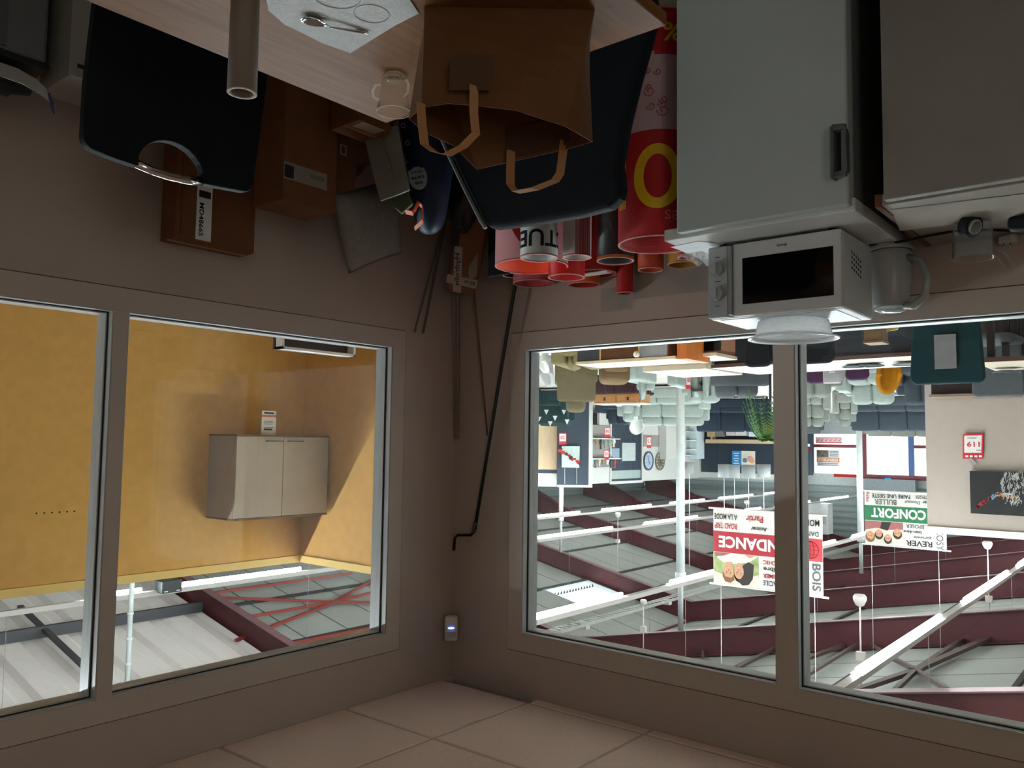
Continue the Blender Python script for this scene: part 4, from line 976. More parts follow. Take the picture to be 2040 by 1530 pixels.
# vertical white pipe beyond the display wall
p0 = pD(261, 1172, 9.2); 
a_ = pX(262, 1172, 7.2); b2 = pX(259, 1372, 7.2)
t = wthing('drop_pipe', 'white vertical conduit pipe rising above the mustard wall', 'pipe', (a_.x, a_.y, 0))
MB().tube([Vector((a_.x, a_.y, 0)), Vector((a_.x, a_.y, zc(a_.x)-.02))], .03, 10).build('conduit', M('pipe_white', '#b9c1bf', .4), t)
for k in (.25, .5, .75): MB().tube([(a_.x, a_.y, a_.z+(b2.z-a_.z)*k-.015), (a_.x, a_.y, a_.z+(b2.z-a_.z)*k+.015)], .038, 10).build('clip', WHT, t)
c = pD(336, 1167, dep((x2, pZ(336, 1167, LZ).y, LZ))-.1)
t = wthing('junction_box', 'dark junction box on the light run above the mustard wall', 'box', c)
MB().cbox(c, (.2, .3, .17)).build('case', M('dark_box', '#232a28', .5), t, .01)
for s in (-.09, .09): MB().cbox(c+Vector((-.1, s, .06)), (.02, .05, .012)).build('latch', PAPER, t)
# pendant bells hanging from rafters
BELL = M('bell_white', '#c7bdb8', .45)
def bell(px, py, y, wpx, label, up=.9):
    p = pY(px, py, y); r = wpx/2*dep(p)/FPX
    t = thing('pendant_speaker', label, 'speaker', (p.x, p.y, p.z), 0, 'white pendant speakers hung below the rafters')
    MB().lathe([(0, -r*.9), (r*.75, -r*.88), (r, -r*.5), (r*.95, 0), (r*.6, r*.75), (r*.2, r*.95), (0, r*.98)], n=20).build('shell', BELL, t)
    up2 = zc(p.x)-p.z-.03; MB().tube([(0, 0, r*.9), (0, 0, up2)], .012, 6).build('stem', BELL, t)
    MB().cbox((0, 0, up+.04), (.12, .08, .12)).build('bracket', BELL, t)
bell(1713, 1196, 9.5, 26, 'white pendant speaker beside the trend banner', .75)
bell(1967, 1086, 15.5, 18, 'white pendant speaker above the pale partition', 1.0)
bell(1231, 1026, 20, 11, 'small white pendant speaker between the two far light runs', .8)
bell(1282, 1200, 12, 13, 'small white pendant speaker close to the skylight', .5)
bell(1487, 1001, 27, 9, 'tiny white pendant speaker above the trend banner', .4)
# air unit
p = pY(1628, 1032, 30)
t = wthing('air_unit', 'pale grey ceiling air unit partly behind the trend banner', 'air unit', p)
s_ = dep(p)/FPX
MB().cbox(p, (52*s_, .6, 60*s_)).build('case', M('unit_grey', '#aeb0b0', .5), t, .03)
MB().cbox(p+Vector((0, -.31, 0)), (44*s_, .02, 20*s_)).build('grille', M('unit_grille', '#8a8c8c', .5), t)
# ================================================================ display aisle seen through the other window
MUS = M('mustard_wall', '#cb994f', .75, var=.06, scale=14)
MUSL = M('mustard_cap', '#dfbd70', .7, var=.03)
XM, YC, ZT = 2.654, 1.03, 2.55
ds = wthing('display_wall', 'tall mustard yellow display wall with a return beyond the window', 'partition', (XM, -.5, 0))
MB().box(XM, -3.9, 0, XM+.06, YC+.06, ZT-.03).build('main_panel', MUS, ds)
MB().box(1.42, YC, 0, XM, YC+.06, ZT-.03).build('return_panel', MUS, ds)
MB().box(XM-.012, -3.9, ZT-.055, XM+.072, YC+.07, ZT).build('cap_rail', MUSL, ds)
MB().box(1.40, YC-.012, ZT-.055, XM-.012, YC+.07, ZT).build('cap_rail', MUSL, ds)
hl = MB()
for k in range(6): hl.disc((XM-.0008, -.95+.045*k, 2.05), .006, (1, 0, 0), 8)
hl.build('fixing_holes', DARK, ds)
# wall cabinet
WC = M('cabinet_white', '#b0a08c', .4, var=.03)
kc = wthing('wall_cabinet', 'white two-door wall cabinet hung on the mustard wall', 'cabinet', (2.47, .61, 1.545))
bx0 = XM-.36
MB().box(bx0+.02, .20, 1.553, XM, 1.0, 2.135).build('carcass', M('cabinet_side', '#9d8f86', .5), kc)
for a, b in ((.20, .588), (.592, 1.0)):
    d_o = MB().box(bx0, a, 1.555, bx0+.018, b, 2.132).build('door', WC, kc, .002)
    hy = b-.09 if a < .5 else a+.09
    hb = MB(); hb.tube([(bx0-.02, hy-.07, 1.585), (bx0-.02, hy+.07, 1.585)], .005, 8); hb.tube([(bx0, hy-.06, 1.585), (bx0-.02, hy-.06, 1.585)], .004, 6); hb.tube([(bx0, hy+.06, 1.585), (bx0-.02, hy+.06, 1.585)], .004, 6)
    hb.build('handle', M('brushed_handle', '#8d8a80', .35, .8), d_o)
BRN = M('cabinet_edge_brown', '#6b4a34', .5)
MB().box(bx0, .198, 2.135, XM, 1.002, 2.148).build('top_edge', BRN, kc); MB().box(bx0, .198, 1.54, XM, 1.002, 1.553).build('bottom_edge', BRN, kc)
pc = wthing('price_card', 'small white and orange price card hanging under the wall cabinet', 'price card', (bx0+.05, .46, 1.43))
a = pX(522, 818, bx0+.05); b = pX(549, 866, bx0+.05)
MB().box(bx0+.05, a.y, a.z, bx0+.053, b.y, 1.54).build('card', M('card_white', '#d6cdbf', .7), pc)
MB().box(bx0+.0488, a.y, a.z+.03, bx0+.05, b.y, a.z+.045).build('orange_band', M('card_orange', '#cc6a3a', .6), pc)
mb = MB()
for k, z in enumerate((.01, .075, .085, .095, .12, .13)): mb.box(bx0+.0488, a.y+.02, a.z+z, bx0+.0499, b.y-.02-.01*(k % 2), a.z+z+(.012 if k in (0, 5) else .003))
mb.build('card_print', INK, pc)
# white framed tray just past the sill
tx = .42
T_ = [pX(*q, tx) for q in [(562, 692), (708, 713)]]
ty0, ty1, tz = T_[0].y, T_[1].y, (T_[0].z+T_[1].z)/2
tr = wthing('framed_print', 'white framed pink print leaning just outside the window sill', 'picture', (tx, (ty0+ty1)/2, 0))
MB().box(tx+.05, ty0, 0, tx+.075, ty1, tz).build('back_board', M('tray_dark', '#3a302c', .6), tr)
f = MB(); f.box(tx, ty0, tz-.012, tx+.06, ty1, tz); f.box(tx, ty0, 0, tx+.06, ty0+.012, tz); f.box(tx, ty1-.012, 0, tx+.06, ty1, tz); f.build('frame', M('frame_white', '#cfcac2', .5), tr)
MB().box(tx+.044, ty0+.05, tz-.4, tx+.05, ty1-.05, tz-.055).build('print', M('print_paper', '#b9a9a2', .6), tr)
mb = MB(); ym = (ty0+ty1)/2
mb.prism([(tx+.0435, ym-.10, tz-.2), (tx+.0435, ym+.10, tz-.2), (tx+.0435, ym+.09, tz-.08), (tx+.0435, ym+.02, tz-.12), (tx+.0435, ym-.06, tz-.075)], (.0004, 0, 0)); mb.build('print_shape', M('print_pink', '#b85f52', .6), tr)
# ================================================================ shop fittings: far walls
ZT1 = 3.3
XW1, YW2 = 16.9, 36.4
GREYP = M('greige_panel', '#8b8480', .6, var=.03); NAVYP = M('navy_panel', '#1a2836', .6, var=.06); WPAN = M('white_panel', '#bcbcb7', .6, var=.03)
LWOOD = wood('pale_wood_panel', '#b79c7c', '#c6ad8d', .5, 'Z', 3)
pw = struct('wall_display', (XW1, 30, 0))
MB().box(XW1, 27.0, 0, XW1+.12, YW2+.1, ZT1).build('panel', WPAN, pw)
MB().box(11.4, YW2, 0, XW1, YW2+.12, ZT1-.05).build('panel', WPAN, pw)
a, b = pX(1175, 900, XW1-.02), pX(1275, 900, XW1-.02)
for q0, q1, mt in [((1175, 846), (1212, 930), GREYP), ((1175, 930), (1214, 962), WPAN), ((1282, 866), (1322, 890), GREYP)]:
    a = pX(*q0, XW1-.02); b = pX(*q1, XW1-.02); MB().box(XW1-.03, a.y, max(.2, a.z), XW1, b.y, b.z).build('panel', mt, pw)
# doorway seen as framed opening
a = pX(1214, 880, XW1-.02); b = pX(1279, 956, XW1-.02)
dw = struct('door_1', (XW1, (a.y+b.y)/2, 0))
MB().box(XW1-.03, a.y, 0, XW1, b.y, b.z).build('opening', NAVYP, dw)
f = MB(); f.box(XW1-.08, a.y, 0, XW1-.03, a.y+.1, b.z); f.box(XW1-.08, b.y-.1, 0, XW1-.03, b.y, b.z); f.box(XW1-.08, a.y, b.z, XW1-.03, b.y, b.z+.12); f.build('door_frame', WPAN, dw)
c0, c1 = pX(1240, 882, XW1-.06), pX(1266, 918, XW1-.06); MB().box(XW1-.06, c0.y, c0.z, XW1-.03, c1.y, c1.z).build('panel', M('sign_grey', '#a9b2ae', .6), dw)
c0, c1 = pX(1216, 893, XW1-.06), pX(1234, 915, XW1-.06); MB().box(XW1-.06, c0.y, c0.z, XW1-.03, c1.y, c1.z).build('panel', M('sign_blue', '#7e93a3', .6), dw)
c0, c1 = pX(1216, 938, XW1-.06), pX(1276, 952, XW1-.06); MB().box(XW1-.06, c0.y, c0.z, XW1-.03, c1.y, c1.z).build('transom', M('transom_glass', '#8f9c98', .3), dw)
# wall clocks
for k, (px, py, wx, wy, rimm, facem, lab) in enumerate([(1292, 918, 11, 19, M('clock_black', '#3a4148', .5), M('clock_blue', '#8fa0b8', .5), 'large round dark rimmed wall clock with a blue face'), (1315, 919, 10, 18, M('clock_bronze', '#6d6654', .5), M('clock_brown', '#5a5346', .6), 'large round bronze wall clock beside the blue one')]):
    c = pX(px, py, XW1-.05); r = wy*dep(c)/FPX
    t = wthing('wall_clock', lab, 'clock', c, 'round wall clocks on the shop wall')
    ring_tube(MB(), c, (1, 0, 0), r, r*.16, .06, 28).build('rim', rimm, t)
    MB().disc(c+Vector((-.005, 0, 0)), r*.86, (-1, 0, 0), 28).build('dial', facem, t)
    h = MB(); h.bar(c+Vector((-.012, 0, 0)), c+Vector((-.012, r*.3, r*.4)), .03, .006, 0, (1, 0, 0)); h.build('hand', INK, t)
    h = MB(); h.bar(c+Vector((-.012, 0, 0)), c+Vector((-.012, -r*.2, -r*.6)), .03, .006, 0, (1, 0, 0)); h.build('hand', INK, t)
    mk = MB()
    for a_ in range(12): mk.bar(c+Vector((-.008, r*.62*math.cos(a_*.5236), r*.62*math.sin(a_*.5236))), c+Vector((-.008, r*.78*math.cos(a_*.5236), r*.78*math.sin(a_*.5236))), .03, .004, 0, (1, 0, 0))
    mk.build('hour_marks', PAPER, t)
# lamp shelf clutter
SHW = M('shelf_white', '#d0d2ce', .5)
def lampshelf(qa, qb, label, n, seed):
    random.seed(seed); a = pX(*qa, XW1-.5); b = pX(*qb, XW1-.5); z = (a.z+b.z)/2
    t = wthing('wall_shelf', label, 'shelf', (XW1-.25, (a.y+b.y)/2, z))
    MB().box(XW1-.5, a.y, z-.04, XW1, b.y, z).build('board', SHW, t)
    for s in (.15, .85):
        y = a.y+(b.y-a.y)*s; MB().bar((XW1-.4, y, z-.04), (XW1-.01, y, z-.35), .03, .02).build('bracket', SHW, t)
    cols = ['#c9cdc8', '#8e9794', '#2e3635', '#a2282c', '#d8d0b8', '#5a6a70', '#8fae98', '#b98a3a']; names = ['white', 'grey', 'dark', 'red', 'ivory', 'slate', 'pale green', 'amber']
    order = list(range(8)); random.shuffle(order)
    for k in range(n):
        y = a.y+(b.y-a.y)*(k+.5)/n; h = random.uniform(.18, .42); r = random.uniform(.05, .11); kk = order[k]
        v = thing('vase', names[kk]+' ornament standing on the '+label, 'ornament', (XW1-.25, y, z), 0, 'ornaments on the '+label)
        MB().lathe([(0, 0), (r*.7, 0), (r, h*.3), (r*.45, h*.7), (r*.6, h), (0, h)], n=12).build('body', M('ornament_%d' % kk, cols[kk], .4), v)
        MB().lathe([(r*.55, h*.98), (r*.75, h*1.02), (r*.55, h*1.04)], n=12, close=True).build('rim', M('ornament_rim', '#b8bcb8', .4), v)
lampshelf((1176, 872), (1236, 878), 'lower ornament shelf beside the doorway', 7, 3)
lampshelf((1176, 915), (1238, 915), 'upper ornament shelf beside the doorway', 8, 4)
random.seed(5)
# bookcase white
a = pX(1323, 850, XW1-.3); b = pX(1398, 914, XW1-.3)
t = wthing('white_bookcase', 'tall white bookcase with open shelves against the shop wall', 'bookcase', (XW1-.3, (a.y+b.y)/2, 0))
MB().box(XW1-.42, a.y, .1, XW1-.02, a.y+2.0, b.z).build('cupboard', WPAN, t, .01)
MB().box(XW1-.05, a.y+2.0, .1, XW1-.02, a.y+3.1, b.z-.1).build('back_board', M('case_shade', '#9da3a0', .6), t)
for z in (.9, 1.35, 1.8, b.z-.2): MB().box(XW1-.42, a.y+2.0, z, XW1-.05, a.y+3.1, z+.04).build('shelf', SHW, t)
dd = MB().box(XW1-.45, a.y+3.1, .1, XW1-.02, min(b.y, YW2-.1), b.z).build('door', M('door_bluewhite', '#c6d3d8', .5), t, .01)
MB().box(XW1-.47, a.y+3.9, 1.2, XW1-.45, a.y+3.95, 1.45).build('handle', INK, dd)
# free standing navy display panel with a print
def px_panel(name, label, q0, q1, depth_, mat, rail=True, th=.08):
    a = pD(*q0, depth_); b = pD(*q1, depth_)
    t = wthing(name, label, 'partition', ((a.x+b.x)/2, (a.y+b.y)/2, 0))
    d = Vector((b.x-a.x, b.y-a.y, 0)); n = Vector((-d.y, d.x, 0)).normalized()*th
    z1 = (a.z+b.z)/2 if abs(a.z-b.z) < .5 else max(a.z, b.z)
    A = Vector((a.x, a.y, 0)); B = Vector((b.x, b.y, 0))
    MB().prism([A, B, B+n, A+n], (0, 0, z1)).build('board', mat, t)
    if rail: MB().prism([A-n*.3+Vector((0, 0, z1)), B-n*.3+Vector((0, 0, z1)), B+n*1.3+Vector((0, 0, z1)), A+n*1.3+Vector((0, 0, z1))], (0, 0, .07)).build('top_rail', WPAN, t)
    return t, A, B, z1, n
t, A, B, z1, n = px_panel('display_screen', 'navy display panel with a small winter print on it', (1110, 966), (1172, 966), 26, NAVYP)
MB().prism([B-n*.1, B-n*.1+(B-A).normalized()*.12, B+n*1.1+(B-A).normalized()*.12, B+n*1.1], (0, 0, z1+.07)).build('edge_post', WPAN, t)
t, A, B, z1, n = px_panel('display_screen', 'pale wood display panel beside the navy one', (1040, 935), (1109, 935), 26.4, LWOOD, False)
MB().prism([A+Vector((0, 0, z1)), B+Vector((0, 0, z1)), B+n+Vector((0, 0, z1)), A+n+Vector((0, 0, z1))], (0, 0, .12)).build('dark_band', NAVYP, t)
MB().prism([A+Vector((0, 0, z1+.12)), B+Vector((0, 0, z1+.12)), B+n+Vector((0, 0, z1+.12)), A+n+Vector((0, 0, z1+.12))], (0, 0, .42)).build('white_band', WPAN, t)
def facing_quad(q, depth_): return [pD(x, y, depth_) for x, y in q]
t = wthing('wall_print', 'small grey striped print with a red figure on the navy panel', 'picture', pD(1138, 910, 25.8))
MB().prism(facing_quad([(1119, 889), (1155, 889), (1154, 932), (1119, 931)], 25.8), _f*.05).build('board', M('print_grey', '#9fb0a8', .7, var=.12, scale=30, stretch=(1, 1, .1)), t)
mb = MB(); random.seed(2)
for k in range(14):
    x = 1116+k*3.0; y = 895+k*2.2+random.uniform(-3, 3); c = pD(x, y, 25.75); mb.disc(c, random.uniform(.03, .07), -_f, 7, m=k % 3 % 2)
mb.build('figure_print', [RED, INK], t)
for q0, q1 in (((1125, 932), (1125, 964)), ((1149, 932), (1149, 964))): MB().bar(pD(*q0, 25.8), pD(*q1, 25.8), .015, .01).build('wire', M('hanger_wire', '#9a9a9a', .4), t)
def price_tag(px, py, wpx, hpx, depth_, txt, label):
    c = pD(px, py, depth_) if depth_ else pX(px, py, XW1-.56); depth_ = depth_ or dep(c); s = depth_/FPX; W_, H_ = wpx*s, hpx*s
    t = wthing('price_tag', label, 'price tag', c, 'red bordered price tags')
    n = -_f
    def q(x, y, e): return c+_r*x*W_+_u*y*H_+n*e*s
    MB().prism([q(-.5, -.5, 0), q(.5, -.5, 0), q(.5, .5, 0), q(-.5, .5, 0)], _f*.01).build('red_card', M('tag_red', '#c62032', .6), t)
    MB().prism([q(-.42, -.42, .3), q(.42, -.42, .3), q(.42, .22, .3), q(-.42, .22, .3)], _f*.005).build('white_field', M('tag_white', '#dedad6', .6), t)
    MB().text(txt, q(0, -.1, .8), _r, _u, W_*.6, H_*.32, bold=.02).build('price', M('tag_red', '#c62032', .6), t)
    if depth_ < 20: MB().tube([q(0, -.5, -1), Vector((c.x, c.y, 0))], .008, 5).build('stand', M('hanger_wire', '#9a9a9a', .4), t)
    return t
price_tag(1121, 874, 15, 23, 25.97, '20', 'red bordered price tag on the navy display panel')
price_tag(1210, 861, 11, 20, 0, '30', 'price tag below the lower ornament shelf')
price_tag(1208, 906, 10, 20, 0, '30', 'price tag between the two ornament shelves')
price_tag(1293, 881, 9, 23, 0, '15', 'price tag hanging beneath the dark wall clock')
price_tag(1373, 760, 14, 30, 13.0, '100', 'tall price tag just behind the thick white pole')
price_tag(1295, 748, 14, 28, 14.6, '50', 'price tag hanging on the console table frame')
# ---------------------------------------------------------------- navy wall bay with lampshades
yv = YW2-.03
a = pY(1545, 884, yv); b = pY(1397, 940, yv)
MB().box(a.x-1.6, YW2-.05, .3, b.x, YW2, b.z).build('navy_panel', NAVYP, pw)
a = pY(1619, 868, yv); b = pY(1556, 944, yv); MB().box(a.x, YW2-.06, .3, b.x, YW2-.01, b.z).build('navy_panel', NAVYP, pw)
c = pY(1608, 896, YW2-.08); mb = MB()
for k in range(3): mb.cbox(c+Vector((0, 0, -.06+.06*k)), (.3-.06*(k % 2), .01, .035))
mb.build('red_print', RED, pw)['kind'] = 'stuff'
c = pY(1611, 887, YW2-.08); MB().cbox(c, (.12, .02, .12)).build('white_card', PAPER, pw)
a = pY(1545, 868, yv-.3); b = pY(1410, 886, yv-.3)
t = wthing('display_beam', 'pale wood beam shelf with boxes in front of the navy bay', 'shelf', (a.x, yv-.3, 0))
MB().box(a.x-1.4, yv-.55, b.z-.28, b.x, yv-.05, b.z-.08).build('board', LWOOD, t)
for x in (a.x-1, b.x-.3): MB().box(x-.05, yv-.5, 0, x+.05, yv-.1, b.z-.28).build('post', LWOOD, t)
bxc = ['#a88d6a', '#6f6a66', '#b9b3b6', '#c6c2c0', '#bcc8dc', '#c3bcc0']
for k, (x0, x1, y0, y1) in enumerate([(1412, 1428, 862, 870), (1429, 1444, 860, 870), (1450, 1468, 856, 868), (1469, 1490, 858, 868), (1495, 1522, 857, 870), (1523, 1545, 857, 870)]):
    a = pY(x1, y0, yv-.7); b = pY(x0, y1, yv-.7)
    o = MB().box(a.x, yv-.9, 0, b.x, yv-.6, b.z).build('display_box', M('box_tone_%d' % k, bxc[k], .6), bevel=.01)
    tag(o, ['tan', 'dark grey', 'lilac grey', 'off white', 'pale blue', 'pale pink'][k]+' display block in front of the navy bay', 'box', 'display blocks below the beam shelf')
t = wthing('wall_print', 'blue and white two-part photo print on the navy bay', 'picture', pY(1480, 912, yv-.1))
MB().prism([pY(*q, yv-.08) for q in [(1458, 898), (1477, 898), (1477, 928), (1458, 927)]], (0, .04, 0)).build('blue_half', M('sign_azure', '#2a78ac', .6), t)
MB().prism([pY(*q, yv-.08) for q in [(1477, 898), (1504, 899), (1504, 928), (1477, 928)]], (0, .04, 0)).build('photo_half', M('photo_cream', '#cfc6b8', .6), t)
mb = MB()
for k in range(5): c0 = pY(1467, 903+k*5, yv-.09); mb.cbox(c0, (.2 if k % 2 else .3, .01, .04))
mb.build('lettering', PAPER, t)
mb = MB(); mb.disc(pY(1496, 916, yv-.1), .16, (0, -1, 0), 12, ex=1.4); mb.build('figure_print', M('skin_print', '#b98a72', .6), t)
mb = MB(); mb.disc(pY(1484, 917, yv-.1), .12, (0, -1, 0), 12); mb.build('figure_print', M('blue_print', '#54708c', .6), t)
SHADE = M('grey_lampshade', '#7d8181', .8, var=.04, scale=30)
for k, (x0, x1, y0, y1, d_) in enumerate([(1363, 1384, 921, 944, 30), (1430, 1455, 925, 951, 31), (1452, 1474, 926, 952, 29.5), (1477, 1505, 926, 952, 30), (1507, 1535, 925, 950, 31)]):
    c = pD((x0+x1)/2, y0, d_); s = d_/FPX; r = (x1-x0)/2*s; h = (y1-y0)*s
    t = thing('drum_lampshade', ['grey drum lampshade hanging alone beside the white bookcase', 'leftmost grey drum lampshade of the row on the navy bay, as one stands', 'second grey drum lampshade of the row on the navy bay', 'third grey drum lampshade of the row on the navy bay', 'outer grey drum lampshade of the row, next to the window post'][k], 'lampshade', c, 0, 'grey drum lampshades')
    if k == 1: t['label'] = 'grey drum lampshade at the bookcase end of the row on the navy bay'
    MB().lathe([(r, 0), (r*.93, h), (r*.91, h), (r*.98, 0)], n=24, close=True).build('shade', SHADE, t)
    MB().tube([(0, 0, h*.5), (0, 0, zc(c.x)-c.z-.05)], .012, 5).build('cord', PAPER, t)
    MB().cbox((0, 0, h*.8), (r*1.9, .02, .02)).build('spider', BLACK, t)
# entrance glazing
gy = YN-.02
xg0 = pY(1900, 900, gy).x; xg1 = pY(1617, 945, gy).x; zg = pY(1700, 945, gy).z
smesh('wall_entrance', MB().box(XW, YN-.06, 0, xg0, YN+.02, 3.4).box(xg1, YN-.06, 0, XE, YN+.02, 3.4).box(xg0, YN-.06, zg, xg1, YN+.02, 3.4), M('fascia_grey', '#a9b0ae', .6))
smesh('wall_entrance_base', MB().box(xg0, YN-.05, 0, xg1, YN+.01, .98), M('base_panel_grey', '#9aa0a2', .6))
gl = struct('window_5', ((xg0+xg1)/2, gy, 0))
MFR = M('glazing_maroon', '#7a3440', .5)
def vbar(px, wd, mat=MFR): wd *= 1.7; x = pY(px, 900, gy).x; MB().box(x-wd/2, gy-.08, .98, x+wd/2, gy, zg).build('mullion', mat, gl)
vbar(1618, .12, M('blue_grey_frame', '#566078', .5)); vbar(1723, .1); vbar(1816, .14, M('blue_frame', '#4f6ea6', .5)); vbar(1851, .1)
for qa, qb, py, hh in (((1618), (1723), 888, .08), ((1816), (1900), 890, .07)): 
    a = pY(qa, py, gy); b = pY(qb, py, gy); MB().box(b.x, gy-.07, a.z-hh, a.x, gy, a.z+hh).build('transom', MFR, gl)
MB().box(xg0, gy-.1, zg-.03, xg1-2.2, gy, zg+.18).build('head_beam', MFR, gl); MB().box(xg1-2.4, gy-.14, zg, xg1-1.1, gy-.04, zg+.14).build('red_sign_bar', RED, gl)
MB().box(xg0, gy-.03, .98, xg1, gy-.02, zg).build('pane', GLASS, gl)
a = pY(1826, 985, gy-.3); b = pY(1716, 968, gy-.3); MB().box(a.x, gy-.5, b.z-.35, b.x, gy-.1, b.z+.15).build('shutter_box', M('shutter_grey', '#8c949a', .5), gl)
t = wthing('exit_sign', 'small blue exit sign box above the entrance', 'sign', pY(1769, 956, gy-.15))
MB().cbox(pY(1769, 956, gy-.15), (.28, .08, .14)).build('case', emit('sign_blue_glow', '#2f9bd6', .9), t)
c = pY(1769, 956, gy-.2)
for k in (-1, 1): MB().cbox(c+Vector((k*.06, 0, 0)), (.05, .01, .07)).build('symbol', PAPER, t)
def poster(q0, q1, label, mats, fn):
    a = pY(*q0, gy-.15); b = pY(*q1, gy-.15); x0, x1, z0, z1 = b.x, a.x, a.z, b.z
    t = wthing('window_poster', label, 'poster', ((x0+x1)/2, gy-.15, (z0+z1)/2))
    MB().box(x0, gy-.16, z0, x1, gy-.14, z1).build('sheet', mats[0], t); fn(t, x0, x1, z0, z1, gy-.165); return t
def pf1(t, x0, x1, z0, z1, y):
    w_, h_ = x1-x0, z1-z0
    MB().box(x0, y-.004, z0+h_*.46, x1, y, z0+h_*.74).build('orange_band', M('poster_orange', '#e07a2a', .6), t)
    MB().text('ESSENTIELLE', (x0+w_*.5, y-.008, z0+h_*.6), (1, 0, 0), (0, 0, 1), w_*.88, h_*.18, bold=.03).build('lettering', PAPER, t)
    MB().box(x0+w_*.48, y-.004, z0+h_*.02, x1, y, z0+h_*.44).build('photo', M('poster_photo', '#6d6058', .7, var=.5, scale=6), t)
    mb = MB()
    for k in range(4): mb.box(x0+w_*.05, y-.004, z0+h_*(.06+.09*k), x0+w_*.42, y, z0+h_*(.1+.09*k))
    for k in range(2): mb.box(x0+w_*.08, y-.004, z0+h_*(.8+.09*k), x0+w_*.92, y, z0+h_*(.84+.09*k))
    mb.build('print_lines', M('poster_ink', '#6a6e70', .7), t)
poster((1627, 896), (1673, 930), 'orange banded poster with a photo stuck on the entrance glazing', [PAPER], pf1)
def pf2b(t, x0, x1, z0, z1, y):
    mb = MB(); mb.box(x0, y-.004, z0, x1, y, z0+.05); mb.box(x0, y-.004, z1-.05, x1, y, z1)
    for k in range(6): mb.bar((x0+(x1-x0)*(k+.2)/6, y, z0+.1), (x0+(x1-x0)*(k+.7)/6, y, z1-.1), .04, .004, 0, (0, 1, 0))
    mb.build('red_scrawl', M('pink_red', '#d3606a', .6), t)
poster((1625, 871), (1677, 883), 'long pink and red window sticker low on the entrance glazing', [M('pale_pink', '#e6c9ca', .6)], pf2b)
# ================================================================ the pale partition with the night print
t = wthing('partition_panel', 'tall cream partition carrying a black print and a red price tag', 'partition', (-1.3, 8.0, 0))
a = pY(1848, 1056, 8.0); xp1 = a.x; zp = a.z
MB().box(-4.2, 8.0, 0, xp1, 8.1, zp).build('board', M('cream_panel', '#ab9e94', .6, var=.03), t)
MB().box(-4.2, 7.97, zp-.05, xp1+.02, 8.13, zp+.03).build('top_rail', M('rail_cream', '#d8d2ca', .5), t)
a = pY(1933, 938, 7.97); b = pY(2150, 1030, 7.97)
t = wthing('night_print', 'black canvas print with a white sketched bird on a coloured branch', 'picture', (a.x-.5, 7.97, a.z))
x1, x0, z0, z1 = a.x, b.x, a.z, pY(1933, 1022, 7.97).z
MB().box(x0, 7.93, z0, x1, 7.965, z1).build('canvas', M('black_canvas', '#1d1d1f', .7, var=.3, scale=12), t)
random.seed(9); mb = MB(); y = 7.927
def q7(px, py): p = pY(px, py, y); return p
for k in range(150):
    px = random.gauss(2022, 13); py = random.uniform(940, 1004)
    if px > 2060 or px < 1995: continue
    p = q7(px, py); l = random.uniform(.008, .03); an = random.uniform(1.0, 2.1); d = Vector((math.cos(an), 0, math.sin(an)))*l
    mb.bar(p-d, p+d, .005, .002, 0, (0, 1, 0))
for k in range(40):
    u = k/39; p = q7(2004-8*math.sin(u*3.1), 944+u*42); d = Vector((random.uniform(-.02, .02), 0, .015)); mb.bar(p-d, p+d, .004, .002, 0, (0, 1, 0))
for k in range(16): p = q7(1998+k*1.3, 986-(k % 4)); d = Vector((.02, 0, .004)); mb.bar(p-d, p+d, .004, .002, 0, (0, 1, 0))
o = mb.build('white_sketch', M('chalk_white', '#b9b9b4', .8), t); o['kind'] = 'stuff'
mb = MB()
for k in range(80):
    u = random.random(); px = 1945+u*78; py = 1012-28*min(1, u*1.9)+(8 if u > .6 else 0)*(u-.6)*2+random.uniform(-3.5, 3.5)
    c = q7(px, py); mb.disc(c, random.uniform(.008, .016), (0, -1, 0), 6, m=(0 if u < .35 else 1 if u < .55 else 2))
o = mb.build('branch_dots', [M('dot_red', '#b8353c', .7), M('dot_blue', '#7d93a8', .7), M('dot_orange', '#c9752c', .7)], t); o['kind'] = 'stuff'
t = wthing('price_tag', 'large price tag on the cream partition', 'price tag', pY(1939, 889, 7.96), 'red bordered price tags')
def q8(px, py, e=0): return pY(px, py, 7.965-e)
MB().prism([q8(1918, 865), (q8(1959, 864)), q8(1958, 914), q8(1918, 914)], (0, -.006, 0)).build('red_card', M('tag_red', '#c62032', .6), t)
MB().prism([q8(1921, 868, .008), q8(1956, 867, .008), q8(1955, 902, .008), q8(1921, 902, .008)], (0, -.003, 0)).build('white_field', M('tag_white', '#dedad6', .6), t)
MB().text('119', q8(1939, 885, .013), (1, 0, 0), (0, 0, 1), .135, .06, bold=.02).build('price', M('tag_red', '#c62032', .6), t)
mb = MB()
for k in range(4): mb.cbox(q8(1926+k*9, 909, .013), (.03, .003, .022))
mb.build('small_print', PAPER, t)['kind'] = 'stuff'
mb = MB(); mb.cbox(q8(1950, 897, .013), (.05, .003, .006)); mb.cbox(q8(1936, 873, .013), (.10, .003, .005)); mb.build('fine_print', INK, t)['kind'] = 'stuff'
MB().prism([q8(1927, 917, .01), q8(1934, 911, .01), q8(1945, 924, .01), q8(1938, 928, .01)], (0, -.006, 0)).build('clip', M('clip_grey', '#9a958f', .5), t)
